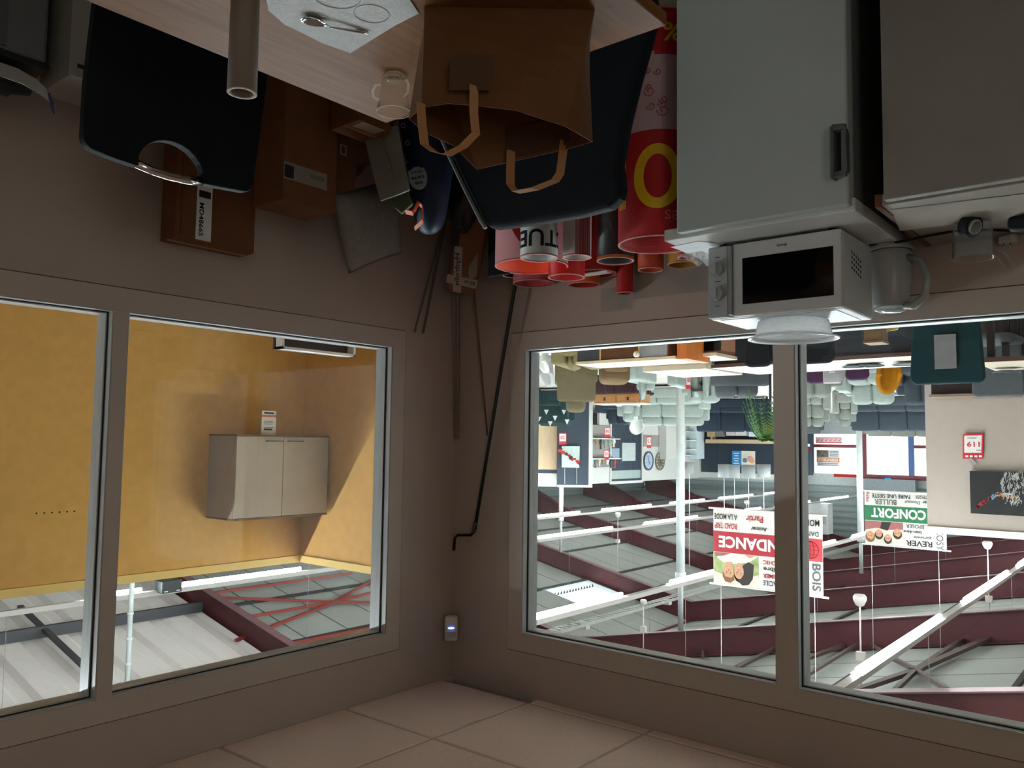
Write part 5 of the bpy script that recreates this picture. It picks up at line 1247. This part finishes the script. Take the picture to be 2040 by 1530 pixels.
# ================================================================ hanging banners
BW = M('banner_white', '#d9d4cd', .6, var=.02)
def banner(qtl, qtr, qbl, label, y, w_px_x, fn):
    pass
def photo(mb, x0, x1, z0, z1, y, kind):
    w_, h_ = x1-x0, z1-z0
    def E(cx, cz, rx, rz, m, e): mb.disc((x0+cx*w_, y-e, z0+cz*h_), rx*w_, (0, -1, 0), 16, m, ex=rz*h_/(rx*w_), xdir=(1, 0, 0))
    def P(pts, m, e): mb.add([(x0+a*w_, y-e, z0+b*h_) for a, b in pts], [tuple(range(len(pts)))], m)
    P([(0, 0), (1, 0), (1, 1), (0, 1)], 0, .001)
    if kind == 0:
        P([(0, .0), (1, .0), (1, .62), (.8, .7), (.5, .66), (.2, .7), (0, .6)], 1, .0015)
        P([(.0, .0), (.98, .0), (.92, .18), (.80, .30), (.62, .34), (.42, .30), (.22, .24), (.08, .1)], 2, .002)       # pale shirts
        P([(.62, .0), (.98, .0), (.96, .14), (.78, .10)], 6, .0025); P([(.05, 0), (.3, 0), (.2, .1)], 4, .0025)
        P([(.10, .30), (.22, .22), (.34, .34), (.44, .62), (.46, .86), (.36, .99), (.22, .95), (.13, .75)], 3, .003)    # long dark hair
        P([(.35, .28), (.46, .28), (.47, .46), (.36, .46)], 4, .0034); E(.43, .56, .105, .24, 4, .004)
        P([(.32, .62), (.40, .80), (.53, .76), (.54, .66), (.50, .86), (.40, .93), (.31, .82)], 3, .0045)
        P([(.58, .28), (.72, .28), (.74, .48), (.57, .48)], 4, .0044); E(.66, .58, .115, .25, 4, .005)
        P([(.54, .66), (.60, .78), (.74, .76), (.785, .60), (.80, .76), (.74, .92), (.62, .95), (.53, .84)], 5, .0055)
        for cx, cz in ((.39, .60), (.475, .59), (.615, .62), (.705, .61)):
            E(cx, cz, .018, .014, 3, .006); E(cx, cz+.055, .03, .008, 5, .006)
        for cx, cz in ((.435, .53), (.66, .54)): E(cx, cz, .014, .04, 6, .0058)
        for cx, cz in ((.435, .42), (.66, .44)): E(cx, cz, .045, .022, 6, .006); E(cx, cz+.004, .034, .012, 2, .0065)
    else:
        P([(.0, .0), (1, .0), (1, .42), (.7, .3), (.4, .36), (0, .3)], 6, .002)
        P([(.3, .0), (.55, .0), (.6, .32), (.4, .4)], 3, .0024)
        for k, (cx, cz, s) in enumerate([(.15, .48, .105), (.40, .74, .095), (.63, .56, .1), (.86, .68, .115)]):
            E(cx, cz+.05, s*1.12, s*2.1, 3 if k != 3 else 5, .003+.001*k); E(cx, cz-.02, s*.85, s*1.75, 4, .0034+.001*k)
            P([(cx-s*.9, cz+.06), (cx-s*.3, cz+.17), (cx+s*.9, cz+.07), (cx+s*.8, cz+.2), (cx, cz+.26), (cx-s*.8, cz+.2)], 3 if k != 3 else 5, .0037+.001*k)
            for d in (-.032, .034): E(cx+d, cz+.0, .014, .016, 3, .012)
            E(cx, cz-.1, .035, .018, 6, .012); E(cx, cz-.097, .026, .010, 2, .0125)
PH = [M('photo_sky', '#cfc3b4', .6), M('photo_green', '#93a06a', .7, var=.3, scale=12), M('photo_pale', '#d8d0c6', .6), M('photo_hair', '#2b2420', .6), M('photo_skin', '#c48f70', .6), M('photo_brown', '#7b5230', .6), M('photo_pink', '#9c5f5c', .6)]
# first banner
yb = 6.7
tl = pY(1421, 1012, yb); br_ = pY(1640, 1176, yb); x1, z0, x0, z1 = tl.x, tl.z, br_.x, br_.z
z1 = pY(1530, 1176, yb).z; w_, h_ = x1-x0, z1-z0
t = wthing('hanging_banner', 'hanging shop banner with a red band, a globe and a smiling couple', 'banner', ((x0+x1)/2, yb, z0))
MB().box(x0, yb, z0, x1, yb+.006, z1).build('sheet', BW, t)
def bx(f): return x1-f*w_   # f measured from the end of the words
MB().box(x0, yb-.004, z0+.30*h_, x1, yb-.001, z0+.575*h_).build('red_band', M('band_red', '#a3192b', .5), t)
MB().box(x0, yb-.006, z0+.302*h_, x0+.21*w_, yb-.004, z0+.573*h_).build('globe_field', M('band_light_red', '#d0424b', .5), t)
gc = Vector((x0+.105*w_, yb-.008, z0+.4375*h_)); gm = MB(); R_ = .105*h_
def circ(rx): return [gc+Vector((rx*math.cos(a*.2618), 0, R_*math.sin(a*.2618))) for a in range(25)]
for rx in (R_, R_*.45): gm.tube(circ(rx), .006, 5, caps=False)
gm.bar(gc-Vector((0, 0, R_)), gc+Vector((0, 0, R_)), .008, .004, 0, (0, 1, 0))
for zz in (-.5, 0, .5):
    hw = R_*math.sqrt(1-zz*zz); gm.bar(gc+Vector((-hw, 0, zz*R_)), gc+Vector((hw, 0, zz*R_)), .008, .004, 0, (0, 1, 0))
gm.build('globe_emblem', M('globe_red', '#8f1420', .5), t)
RT_, UP_ = (1, 0, 0), (0, 0, 1); yt = yb-.009
MB().text('TENDANCE', (x0+.585*w_, yt, z0+.435*h_), RT_, UP_, .72*w_, .155*h_, bold=.035).build('band_lettering', M('letter_white', '#e0dad2', .5), t)
BK = M('letter_black', '#26242a', .6); RD = M('letter_red', '#a32a36', .6); GY = M('letter_grey', '#5b5a5c', .6)
for s, fx, fz, fw, fh, m, vert in [('A LA MODE', .875, 0.105, .225, .075, BK, 0), ('ROAD TRIP', .875, 0.225, .22, .075, RD, 0), ('Partir', .60, 0.110, .16, .085, RD, 0), ('Animer', .56, 0.235, .15, .055, BK, 0), ('MOND', .105, 0.105, .165, .08, BK, 0), ('DANS LE COUP', .20, 0.240, .34, .06, GY, 0),
                                  ('BOIS', .052, 0.770, .30, .075, GY, 1), ('ULTRA', .20, 0.660, .16, .06, RD, 0), ('Style', .19, 0.745, .12, .06, BK, 0), ('VOIR', .19, 0.825, .12, .06, RD, 0), ('ACTE', .19, 0.915, .14, .07, BK, 0), ('CHIC', .46, 0.650, .13, .055, RD, 0), ('libre', .46, 0.735, .12, .06, BK, 0), ('AIMER', .455, 0.820, .14, .055, RD, 0), ('FACILE', .45, 0.910, .15, .065, BK, 0)]:
    c = (x0+fx*w_, yt-.001, z0+fz*h_)
    if vert: MB().text(s, c, (0, 0, 1), (-1, 0, 0), fw*h_*1.1, fh*w_, bold=.02).build('lettering', m, t)
    else: MB().text(s, c, RT_, UP_, fw*w_, fh*h_, bold=.022).build('lettering', m, t)
mb = MB(); photo(mb, x0+.565*w_, x1-.005*w_, z0+.58*h_, z0+.985*h_, yb-.001, 0); mb.build('printed_photo', PH, t, fix=False)
# the photo stands at the lower part of the sheet; flip order handled by build
ROD_W = M('rod_white', '#cfcac6', .5)
MB().tube([(x0-.05, yb, z0), (x1+.06, yb, z0)], .012, 8).build('rod', ROD_W, t); MB().tube([(x0-.06, yb, z1), (x1+.05, yb, z1)], .012, 8).build('rod', ROD_W, t)
for x in (x0+.1, x1-.1): MB().tube([(x, yb, z1), (x, yb, zc(x)-.05)], .004, 4).build('cord', ROD_W, t)
BAN1 = (x0, x1, z0, z1)
# second banner
yb = 11.6
tl = pY(1722, 977, yb); br_ = pY(1886, 1092, yb); x1, z0, x0, z1 = tl.x, tl.z, br_.x, pY(1800, 1090, yb).z
w_, h_ = x1-x0, z1-z0; yt = yb-.009
t = wthing('hanging_banner', 'hanging shop banner with a green comfort band and four faces', 'banner', ((x0+x1)/2, yb, z0))
MB().box(x0, yb, z0, x1, yb+.006, z1).build('sheet', BW, t)
MB().box(x0, yb-.004, z0+.27*h_, x1, yb-.001, z0+.55*h_).build('green_band', M('band_green', '#1f6b43', .5), t)
MB().text('CONFORT', (x0+.575*w_, yt, z0+.40*h_), RT_, UP_, .68*w_, .18*h_, bold=.035).build('band_lettering', M('letter_white', '#e0dad2', .5), t)
for s, fx, fz, fw, fh, m, vert in [('FAIRE UNE SIESTE', .66, .085, .48, .075, BK, 0), ('PROTEGER', .24, .075, .24, .065, GY, 0), ('BULLER', .73, .195, .28, .1, GY, 0), ('Douceur', .40, .18, .19, .06, GY, 0), ('Coller', .2, .17, .14, .07, BK, 0), ('Relax', .955, .12, .17, .045, RD, 1),
                                  ('REPOSER', .35, .61, .26, .07, GY, 0), ('bien-être', .40, .715, .22, .055, BK, 0), ('garantie', .28, .80, .22, .055, GY, 0), ('REVER', .325, .915, .32, .10, BK, 0), ('COSY', .075, .82, .34, .085, GY, 1)]:
    c = (x0+fx*w_, yt-.001, z0+fz*h_)
    if vert: MB().text(s, c, (0, 0, 1), (-1, 0, 0), fw*h_*1.1, fh*w_, bold=.01).build('lettering', m, t)
    else: MB().text(s, c, RT_, UP_, fw*w_, fh*h_, bold=.022).build('lettering', m, t)
mb = MB(); photo(mb, x0+.515*w_, x1, z0+.56*h_, z0+.97*h_, yb-.001, 1); mb.build('printed_photo', PH, t, fix=False)
MB().tube([(x0-.05, yb, z0), (x1+.06, yb, z0)], .012, 8).build('rod', ROD_W, t); MB().tube([(x0-.06, yb, z1), (x1+.05, yb, z1)], .012, 8).build('rod', ROD_W, t)
for x in (x0+.12, x1-.1): MB().tube([(x, yb, z1), (x, yb, zc(x)-.05)], .004, 4).build('cord', ROD_W, t)
# ================================================================ furniture on the shop floor
def fab(name, col, rough=.85, bump=.15): return M(name, col, rough, var=.08, scale=20, bump=bump, bscale=120, spec=.15)
def place(px, py, H):
    p = pZ(px, py, H); return Vector((p.x, p.y, 0)), dep(p)/FPX
def sofa(name, label, px, py, H, wpx, seats, mat, rz=-.35, cat='sofa', D=.95, arms=True, head=False, seat_h=.46, group=None, pat=None):
    loc, s = place(px, py, H); W = wpx*s
    t = thing(name, label, cat, loc, rz, group); aw = .18 if arms else 0; iw = W-2*aw
    MB().rbox((0, 0, .22), (W-.02, D, .28), .05).build('base', mat, t)
    for k in range(seats):
        x = -iw/2+iw*(k+.5)/seats
        MB().rbox((x, -.08, seat_h-.05), (iw/seats-.008, D-.22, .2), .045, puff=.012).build('seat_cushion', mat, t)
        bh = H-seat_h+.02 if not head else (H-seat_h)*.62
        MB().rbox((x, D/2-.2, seat_h+bh/2), (iw/seats-.008, .26, bh), .05, rot=Rx(-.12), puff=.02).build('back_cushion', mat, t)
        if head: MB().rbox((x, D/2-.1, H-(H-seat_h)*.2), (iw/seats-.03, .2, (H-seat_h)*.42), .055, rot=Rx(-.05), puff=.02).build('headrest', mat, t)
    if arms:
        for sg in (-1, 1): MB().rbox((sg*(W/2-aw/2), 0, .33), (aw, D, .62), .045).build('armrest', mat, t)
    MB().rbox((0, D/2-.05, (H-.1)/2), (W-.06, .12, H-.14), .05).build('back_frame', mat, t)
    for sx in (-1, 1):
        for sy in (-1, 1): MB().tube([(sx*(W/2-.1), sy*(D/2-.1), 0), (sx*(W/2-.1), sy*(D/2-.1), .1)], .025, 8).build('foot', BLACK, t)
    if pat: pat(t, W, D, H, iw, seat_h)
    return t
def dchair(name, label, px, py, H, wpx, mat, rz=0., legm=BLACK, extra=None, group=None, slim=False):
    loc, s = place(px, py, H); W = wpx*s
    t = thing(name, label, 'chair', loc, rz, group)
    MB().rbox((0, .0, .46), (W, .46, .09), .035, puff=.01).build('seat', mat, t)
    bp = []
    for cx_, sg_ in ((W/2-.06, 1), (-W/2+.06, -1)):
        for a_ in (range(6) if sg_ > 0 else range(5, -1, -1)):
            an = a_*math.pi/10; bp.append((cx_+sg_*.06*math.cos(an), .17, H-.06+.06*math.sin(an)))
    bp += [(-W/2+.03, .17, .48), (W/2-.03, .17, .48)]
    MB().prism(bp, (0, .06, 0)).build('backrest', mat, t, .02, 3)
    for sx in (-1, 1):
        for sy in (-1, 1): MB().tube([(sx*(W/2-.04), sy*.18, .43), (sx*(W/2-.02), sy*.21, 0)], .014, 8).build('leg', legm, t)
    if extra: extra(t, W, H)
    return t
def shell(name, label, px, py, H, wpx, mat, rz=0., group=None):
    """rounded tub chair on a central stem"""
    loc, s = place(px, py, H); r = wpx*s/2
    t = thing(name, label, 'chair', loc, rz, group); mb = MB(); vs = []; n = 20; k = 8
    for i in range(k+1):
        f = i/k
        for j in range(n+1):
            a = math.pi*(-.15+1.3*j/n); hh = .42+(H-.42)*f*(.55+.45*max(0, math.sin(a)))
            rr = r*(.75+.25*f)
            vs.append((rr*math.cos(a), rr*math.sin(a)*.9, hh))
    mb.add(vs, [(i*(n+1)+j, i*(n+1)+j+1, (i+1)*(n+1)+j+1, (i+1)*(n+1)+j) for i in range(k) for j in range(n)], 0, True)
    o = mb.build('tub_back', mat, t); so = o.modifiers.new('s', 'SOLIDIFY'); so.thickness = .05
    MB().rbox((0, 0, .43), (r*1.6, r*1.7, .12), .05).build('seat', mat, t)
    MB().tube([(0, 0, .38), (0, 0, .04)], .03, 10).build('stem', CHROME, t); MB().lathe([(0, 0), (.24, 0), (.22, .03), (.04, .045), (0, .045)], n=20).build('foot', CHROME, t)
    return t
F_OL = fab('olive_suede', '#5d543c'); F_OL2 = fab('olive_light', '#746b4c'); F_WH = fab('mint_white_leather', '#959d97', .45, .03); F_BL = fab('dark_blue_velvet', '#1d2631')
F_GR = fab('mid_grey_fabric', '#4d5155'); F_LG = fab('light_grey_fabric', '#7e827b'); F_DG = fab('slate_grey_fabric', '#3d444b'); F_TE = fab('teal_velvet', '#06282c', .7); F_PU = fab('purple_velvet', '#4a2f48'); F_MA = fab('maroon_fabric', '#341b20')
F_OR = fab('amber_fabric', '#955f0c'); F_TN = fab('tan_fabric', '#6b563c'); F_RD = fab('raspberry_fabric', '#860d28'); F_BK = fab('black_fabric_seat', '#12161a'); F_GT = fab('dark_teal_fabric', '#1b3432')
# --- row near the entrance
sofa('sofa', 'dark blue three seat sofa in front of the navy bay', 1460, 858, 1.10, 142, 3, F_BL, -.42, arms=False, D=1.0)
sofa('sofa', 'mint white leather corner sofa with headrests behind the thick white pole', 1335, 846, 1.05, 150, 3, F_WH, -.3, head=True)
sofa('armchair', 'mint white leather armchair above the wooden console', 1250, 838, 1.0, 50, 1, F_WH, -.5, cat='armchair', head=True)
sofa('sofa', 'dark navy sofa behind the mint white armchair', 1225, 842, .93, 62, 2, F_BL, -.2)
sofa('sofa', 'light grey recliner sofa beside the window post', 1604, 848, 1.05, 96, 3, F_LG, -.3, head=True, D=1.05)
sofa('armchair', 'light grey recliner armchair at the end of the slate sofa', 1684, 848, .98, 46, 1, F_LG, -.3, cat='armchair', head=True)
sofa('sofa', 'slate grey three seat sofa before the entrance glazing', 1778, 856, 1.05, 178, 3, F_DG, -.2, head=False, D=1.05)
sofa('sofa', 'low grey sofa back row under the entrance posters', 1600, 862, 1.0, 80, 2, F_GR, -.3)
sofa('sofa', 'pale low sofa behind the slate sofa', 1800, 868, 1.1, 150, 3, F_LG, -.2)
shell('tub_chair', 'white egg shaped tub chair near the wall clocks', 1268, 866, 1.18, 30, M('shell_white', '#d3d6d0', .35), -.6)
shell('tub_chair', 'grey tub chair with a price tag beside the white egg chair', 1246, 846, .93, 22, F_GR, -.4)
# --- middle rows
sofa('sofa', 'grey velvet sofa with white seat edge below the potted fern', 1462, 790, .88, 128, 2, F_GR, 2.6)
sofa('sofa', 'mint white leather sofa in front of the blue sofa', 1395, 797, .85, 105, 2, F_WH, -.25, head=False)
sofa('armchair', 'mint white armchair facing the shop beside the red price tag', 1268, 790, .86, 46, 1, F_WH, -.2, cat='armchair')
sofa('armchair', 'mint white armchair close to the foot of the white pole', 1384, 772, .86, 34, 1, F_WH, -.2, cat='armchair')
sofa('sofa', 'white chaise sofa behind the amber chair', 1735, 800, .8, 118, 2, F_WH, -.15)
sofa('sofa', 'greige sofa behind the purple chairs', 1618, 785, .85, 110, 2, F_LG, -.2)
sofa('sofa', 'mid grey sofa behind the amber chair', 1832, 800, .9, 110, 2, F_DG, -.1)
sofa('armchair', 'bulky olive suede recliner at the edge of the shop window', 1146, 818, 1.06, 82, 1, F_OL, 2.5, cat='armchair', D=.95)
sofa('armchair', 'light olive armchair just in front of the bulky recliner', 1150, 735, .66, 74, 1, F_OL2, 2.8, cat='armchair', D=.8)
sofa('pouf_chair', 'tan low lounge chair behind the sideboard', 1220, 762, .74, 56, 1, F_TN, 2.4, cat='armchair', arms=False, D=.7)
sofa('sofa', 'maroon low sofa seen through the legs of the console', 1245, 786, .5, 92, 2, F_MA, .0, arms=False)
def tri(t, W, D, H, iw, sh):
    mb = MB()
    for x, z in ((-.32, .2), (-.1, .42), (.12, .2), (.3, .45), (-.4, .55), (.02, .62)):
        mb.prism([(x*W-.07, -.02, sh+z*.8), (x*W+.07, -.02, sh+z*.8), (x*W, -.02, sh+z*.8+.14)], (0, .01, 0))
    MB().rbox((0, .06, sh+.3), (W*.85, .14, .55), .06).build('throw_cushion', F_GT, t)
    mb.build('triangle_print', PAPER, t)['kind'] = 'stuff'
sofa('armchair', 'dark teal armchair with white triangle print at the window edge', 1098, 846, 1.05, 84, 1, F_TE, -.3, cat='armchair', pat=tri)
shell('tub_chair', 'white tub chair lowest at the edge of the shop window', 1078, 742, .70, 36, M('shell_white', '#d3d6d0', .35), .4)
shell('tub_chair', 'grey and white tub chair above the lowest one', 1086, 770, .8, 40, M('shell_grey', '#a9aba8', .5), .2)
# --- console with metal legs
loc, s = place(1238, 806, .80); W = 104*s
t = thing('console_table', 'wooden two-drawer console table on thin black metal legs', 'console', loc, -.05)
CWD = wood('honey_oak', '#8f5f33', '#a8733f', .5, 'X', 5)
MB().box(-W/2, -.2, .60, W/2, .22, .775).build('drawer_box', CWD, t, .006)
MB().box(-W/2-.01, -.21, .775, W/2+.01, .23, .80).build('top', M('console_top', '#c9bda8', .5), t)
for x in (-W*.25, W*.25):
    d = MB().box(x-W*.235, -.215, .615, x+W*.235, -.2, .765).build('drawer', CWD, t, .004); MB().box(x-.02, -.225, .665, x+.02, -.215, .73).build('pull', BLACK, d)
for x in (-W/2+.02, W/2-.02):
    for y in (-.18, .2): MB().box(x-.012, y-.012, 0, x+.012, y+.012, .6).build('leg', BLACK, t)
for y in (-.18, .2): MB().box(-W/2+.02, y-.01, .27, W/2-.02, y+.01, .29).build('crossbar', BLACK, t)
# --- sideboard close to the window
t = wthing('sideboard', 'wide sideboard with dark, open wood and grey door sections close to the window', 'sideboard', (1.2, 3.85, 0))
y0, y1, H = 3.6, 4.02, .80
xa = lambda px: pY(px, 700, y0).x
X = [pY(q, 720, y0).x for q in (1150, 1196, 1273, 1330)]
SWD = wood('light_oak', '#b98b5a', '#caa06e', .45, 'X', 5)
MB().box(X[3], y0+.02, .12, X[0], y1, H-.03).build('carcass', wood('mid_oak', '#7a4d2a', '#8a5a33', .5, 'X'), t)
MB().box(X[3]-.08, y0-.015, H-.03, X[0]+.01, y1+.02, H).build('top', M('sideboard_top', '#cdbb9c', .45), t, .003)
MB().box(X[1]+.006, y0, .14, X[0], y0+.02, H-.035).build('door', M('slate_door', '#2b3038', .5), t, .003)
MB().box(X[2]+.01, y0-.001, .14, X[1]-.004, y0+.0195, H-.035).build('open_front', wood('shade_oak', '#4a2d16', '#5d3a1e', .6, 'X'), t, .002)  # flat board; darker oak paints in the shade of an open shelf
MB().box(X[3]+.006, y0, .14, X[2]-.006, y0+.02, H-.035).build('door', M('quilted_grey', '#8d8f94', .4, bump=.6, bscale=30), t, .003)
for x in (X[1], X[2]): MB().box(x-.008, y0-.005, .12, x+.008, y0+.02, H-.03).build('stile', SWD, t)
for x in (X[0]-.06, X[3]+.06): MB().box(x-.02, y0+.05, 0, x+.02, y0+.09, .12).build('leg', BLACK, t)
c = pY(1269, 706, y0-.04)
o = MB().blob((c.x, y0-.05, c.z), .03, .03, .03, 14, 9).build('pull', M('pearl_knob', '#d9d2c4', .3), t)
# --- orange and rosy block beside it
a = pY(1331, 700, 3.62); b = pY(1367, 718, 3.62)
t = wthing('wood_end_cabinet', 'bright orange wood end cabinet next to the sideboard', 'cabinet', (b.x, 3.7, 0))
MB().box(b.x, 3.62, .05, a.x-.09, 4.1, .8).build('body', wood('cherry_wood', '#b4622c', '#c87638', .5, 'Z', 4), t, .004)
MB().box(b.x-.01, 3.6, 0, a.x-.08, 4.1, .05).build('plinth', BLACK, t)
t = wthing('low_cabinet', 'low rosewood cabinet with a pale top and dark niche behind the sill', 'cabinet', (.35, 4.0, 0))
xa0, xa1 = pY(1424, 700, 3.95).x, pY(1378, 700, 3.95).x
MB().box(xa0, 3.98, .06, xa1, 4.4, .72).build('body', wood('rosewood', '#9a6a52', '#ad7d63', .5, 'X'), t, .004)
MB().box(xa0-.01, 3.95, .72, xa1+.01, 4.42, .75).build('top', M('sideboard_top', '#cdbb9c', .45), t)
MB().box(xa1-.28, 3.97, .45, xa1-.03, 3.985, .70).build('niche', BLACK, t); MB().box(xa0+.02, 3.97, .45, xa0+.18, 3.985, .70).build('drawer', SWD, t)
# --- long low oak table behind
a = pZ(1280, 741, .78); b = pZ(1428, 728, .78)
t = wthing('oak_bench_table', 'long oak table with a pale top behind the sideboard', 'table', ((a.x+b.x)/2, a.y, 0))
MB().box(b.x+.25, a.y, .72, a.x, a.y+.9, .78).build('top', M('pale_top', '#cfc2aa', .45), t, .004)
MB().box(b.x+.25, a.y+.01, .60, a.x-.02, a.y+.04, .72).build('apron', SWD, t)
for x in (b.x+.32, a.x-.08):
    for y in (a.y+.06, a.y+.8): MB().box(x-.03, y-.03, 0, x+.03, y+.03, .72).build('leg', SWD, t)
# --- long dark fronted display table
t = wthing('display_table', 'long dining table with a pale top and dark front right outside the window', 'table', (-.2, 4.9, 0))
TR = Rz(.1)
def dt(x, y, z): v = TR @ Vector((x, y, 0)); return Vector((-.2+v.x, 4.5+v.y, z))
def dbox(x0, x1, y0, y1, z0, z1): return MB().prism([dt(x0, y0, z0), dt(x1, y0, z0), dt(x1, y1, z0), dt(x0, y1, z0)], (0, 0, z1-z0))
dbox(-1.02, 1.02, .0, .95, .77, .80).build('top', M('beige_top', '#cdbfaa', .35), t, .003)
dbox(-1.02, 1.02, -.004, .0, .765, .80).build('edge', M('walnut_edge', '#4a3228', .5), t)
dbox(-.98, 1.0, .03, .06, .05, .765).build('front_panel', M('ink_panel', '#161b22', .5, var=.15), t)
dbox(-1.0, -.95, .03, .9, 0, .765).build('end_panel', M('ink_panel2', '#221c1a', .5), t); dbox(.95, 1.0, .03, .9, 0, .765).build('end_panel', M('ink_panel2', '#221c1a', .5), t)
def plate(px, py, z, r, label, col='#8b9197'):
    p = pZ(px, py, z); t = thing('plate', label, 'plate', (p.x, p.y, .80), 0, 'plates laid on the tables')
    MB().lathe([(0, .004), (r*.55, .004), (r, .02), (r*1.0, .024), (r*.55, .01), (0, .01)], n=24).build('dish', M('plate_'+col[1:], col, .25), t)
    MB().lathe([(r*.96, .022), (r*1.02, .026), (r*.97, .027)], n=24, close=True).build('rim', M('plate_rim', '#3c4247', .3), t)
plate(1735, 724, .8, .12, 'dark grey plate near the middle of the display table', '#4a545c')
plate(1806, 721, .8, .12, 'grey plate near the teal chair on the display table', '#7f8a8f')
plate(1700, 726, .8, .10, 'small blue grey plate beside the purple chair', '#627079')
# chairs around it
loc0 = None
dchair('dining_chair', 'black dining chair pushed against the display table below the splash cover', 1640, 729, .93, 78, F_BK, math.pi)
dchair('dining_chair', 'black dining chair with a rounded back beside the window post', 1530, 735, .93, 56, F_BK, math.pi)
def lab(t, W, H):
    MB().box(-W*.14, .255, H-.40, W*.15, .262, H-.12).build('hang_card', M('grey_card', '#6a696b', .6), t)
t = dchair('dining_chair', 'tall teal velvet dining chair with a grey card on its back', 1898, 768, 1.05, 132, F_TE, math.pi+.0, extra=lab)
dchair('dining_chair', 'purple velvet dining chair nearest to the window post', 1620, 762, .86, 44, F_PU, -.1)
dchair('dining_chair', 'purple velvet dining chair second from the window post', 1700, 755, .86, 46, F_PU, -.1)
shell('dining_chair', 'amber yellow tub dining chair behind the plates', 1772, 785, .92, 50, F_OR, -.5)
dchair('dining_chair', 'raspberry red dining chair beside the teal one', 1990, 764, .86, 56, F_RD, .1)
dchair('dining_chair', 'grey ribbed dining chair above the raspberry one', 1978, 788, 1.03, 96, F_GR, .1)
# tote bag between purple chairs
p, s = place(1658, 764, .9)
t = thing('tote_bag', 'grey white tote bag hanging between the purple chairs', 'bag', p, -.2)
MB().rbox((0, 0, .72), (34*s, .05, .36), .02).build('bag_body', M('tote_grey', '#a9a3a6', .7, var=.1), t)
mb = MB()
for k in range(3): mb.cbox((0, -.028, .70+.04*k), (.12-.03*k, .004, .016))
mb.build('print', PAPER, t)['kind'] = 'stuff'
MB().tube([(0, .0, .9), (0, .0, .0)], .01, 6).build('stand', BLACK, t)
# second table by the picture's edge
a = pZ(2000, 722, .78)
t = wthing('corner_table', 'walnut edged table at the far end with dark legs', 'table', (a.x-.4, a.y+.4, 0))
MB().box(a.x-1.2, a.y-.1, .74, a.x+.22, a.y+.9, .78).build('top', M('beige_top', '#cdbfaa', .35), t, .003)
MB().box(a.x-1.2, a.y-.104, .735, a.x+.22, a.y-.1, .78).build('edge', M('walnut_edge', '#4a3228', .5), t)
for x in (a.x-1.1, a.x+.1):
    for y in (a.y, a.y+.8): MB().box(x-.03, y-.03, 0, x+.03, y+.03, .74).build('leg', M('ink_panel2', '#221c1a', .5), t)
plate(2005, 733, .78, .12, 'dark plate on the walnut edged corner table', '#545a60')
# dark cabinet below the partition
p = pY(1855, 788, 7.9)
t = wthing('wine_cabinet', 'low dark cabinet standing against the cream partition', 'cabinet', (-.9, 7.6, 0))
MB().box(-2.6, 7.55, .05, pY(1855, 780, 7.55).x, 7.95, pY(1855, 786, 7.45).z).build('body', M('dark_wine_wood', '#2a1a1c', .4), t, .005)
MB().box(-2.6, 7.43, pY(1855, 786, 7.45).z, pY(1855, 780, 7.45).x+.02, 7.97, pY(1855, 786, 7.45).z+.03).build('top', M('wine_top', '#7b6a5c', .45), t)
# brown pedestal with yellow card close to the window
a = pY(1720, 640, 2.9); b = pY(1757, 678, 2.9)
t = wthing('pedestal', 'brown display pedestal right outside the window', 'pedestal', ((a.x+b.x)/2, 2.98, 0))
MB().box(b.x, 2.9, 0, a.x, 3.06, b.z).build('column', M('brown_leatherette', '#5d4221', .6), t, .006)
MB().box(b.x-.004, 2.896, b.z, a.x+.004, 3.064, b.z+.012).build('cap', M('brown_cap', '#6b4c28', .6), t)
a = pY(1758, 640, 3.0); b = pY(1790, 656, 3.0)
o = MB().prism([(a.x, 3.0, 0), (b.x, 3.0, 0), (b.x, 3.0, b.z-.02), (b.x+.01, 3.0, b.z), (a.x, 3.0, b.z+.012)], (0, .02, 0)).build('yellow_board', M('yellow_board', '#c9a84a', .6)); tag(o, 'yellow board standing beside the brown pedestal', 'board')
# --- potted fern on a stand
c = pD(1535, 850, 10.6); ft = thing('potted_fern', 'green hanging fern in an orange pot on a tall stand behind the window post', 'plant', (c.x, c.y, 0))
zb = c.z
MB().lathe([(0, zb-.02), (.08, zb-.02), (.11, zb+.14), (.12, zb+.15), (.10, zb+.15), (0, zb+.12)], n=20).build('pot', M('terracotta_weave', '#a9713f', .7, bump=.6, bscale=60), ft)
MB().tube([(0, 0, 0), (0, 0, zb-.02)], .018, 8).build('stand', BLACK, ft); MB().lathe([(0, 0), (.16, 0), (.15, .02), (0, .03)], n=20).build('stand_foot', BLACK, ft)
random.seed(21); LEAF = M('fern_green', '#416b2b', .55, var=.25, scale=15)
for k in range(34):
    a_ = 2*math.pi*k/34+random.uniform(-.2, .2); L = random.uniform(.2, .42); dr = random.uniform(.25, .75)
    pts = [Vector((L*math.cos(a_)*u, L*math.sin(a_)*u, zb+.13+.12*math.sin(u*2.2)-dr*u*u)) for u in (0, .2, .4, .6, .8, 1)]
    mb = MB(); mb.tube(pts, .003, 4)
    for i in range(17):
        u = .12+.88*i/17; q = u*5; i0 = min(4, int(q)); p = pts[i0].lerp(pts[i0+1], q-i0); tg = (pts[i0+1]-pts[i0]).normalized()
        sd_ = tg.cross(Vector((0, 0, 1))).normalized()
        for sg in (-1, 1):
            d = (sd_*sg+tg*.6).normalized()*(.12*(1-.6*u)); wv = tg*.0085
            mb.add([p-wv, p+d-wv*.2+Vector((0, 0, -.01)), p+d*.9+wv, p+wv], [(0, 1, 2, 3)])
    mb.build('frond', LEAF, ft, fix=False)
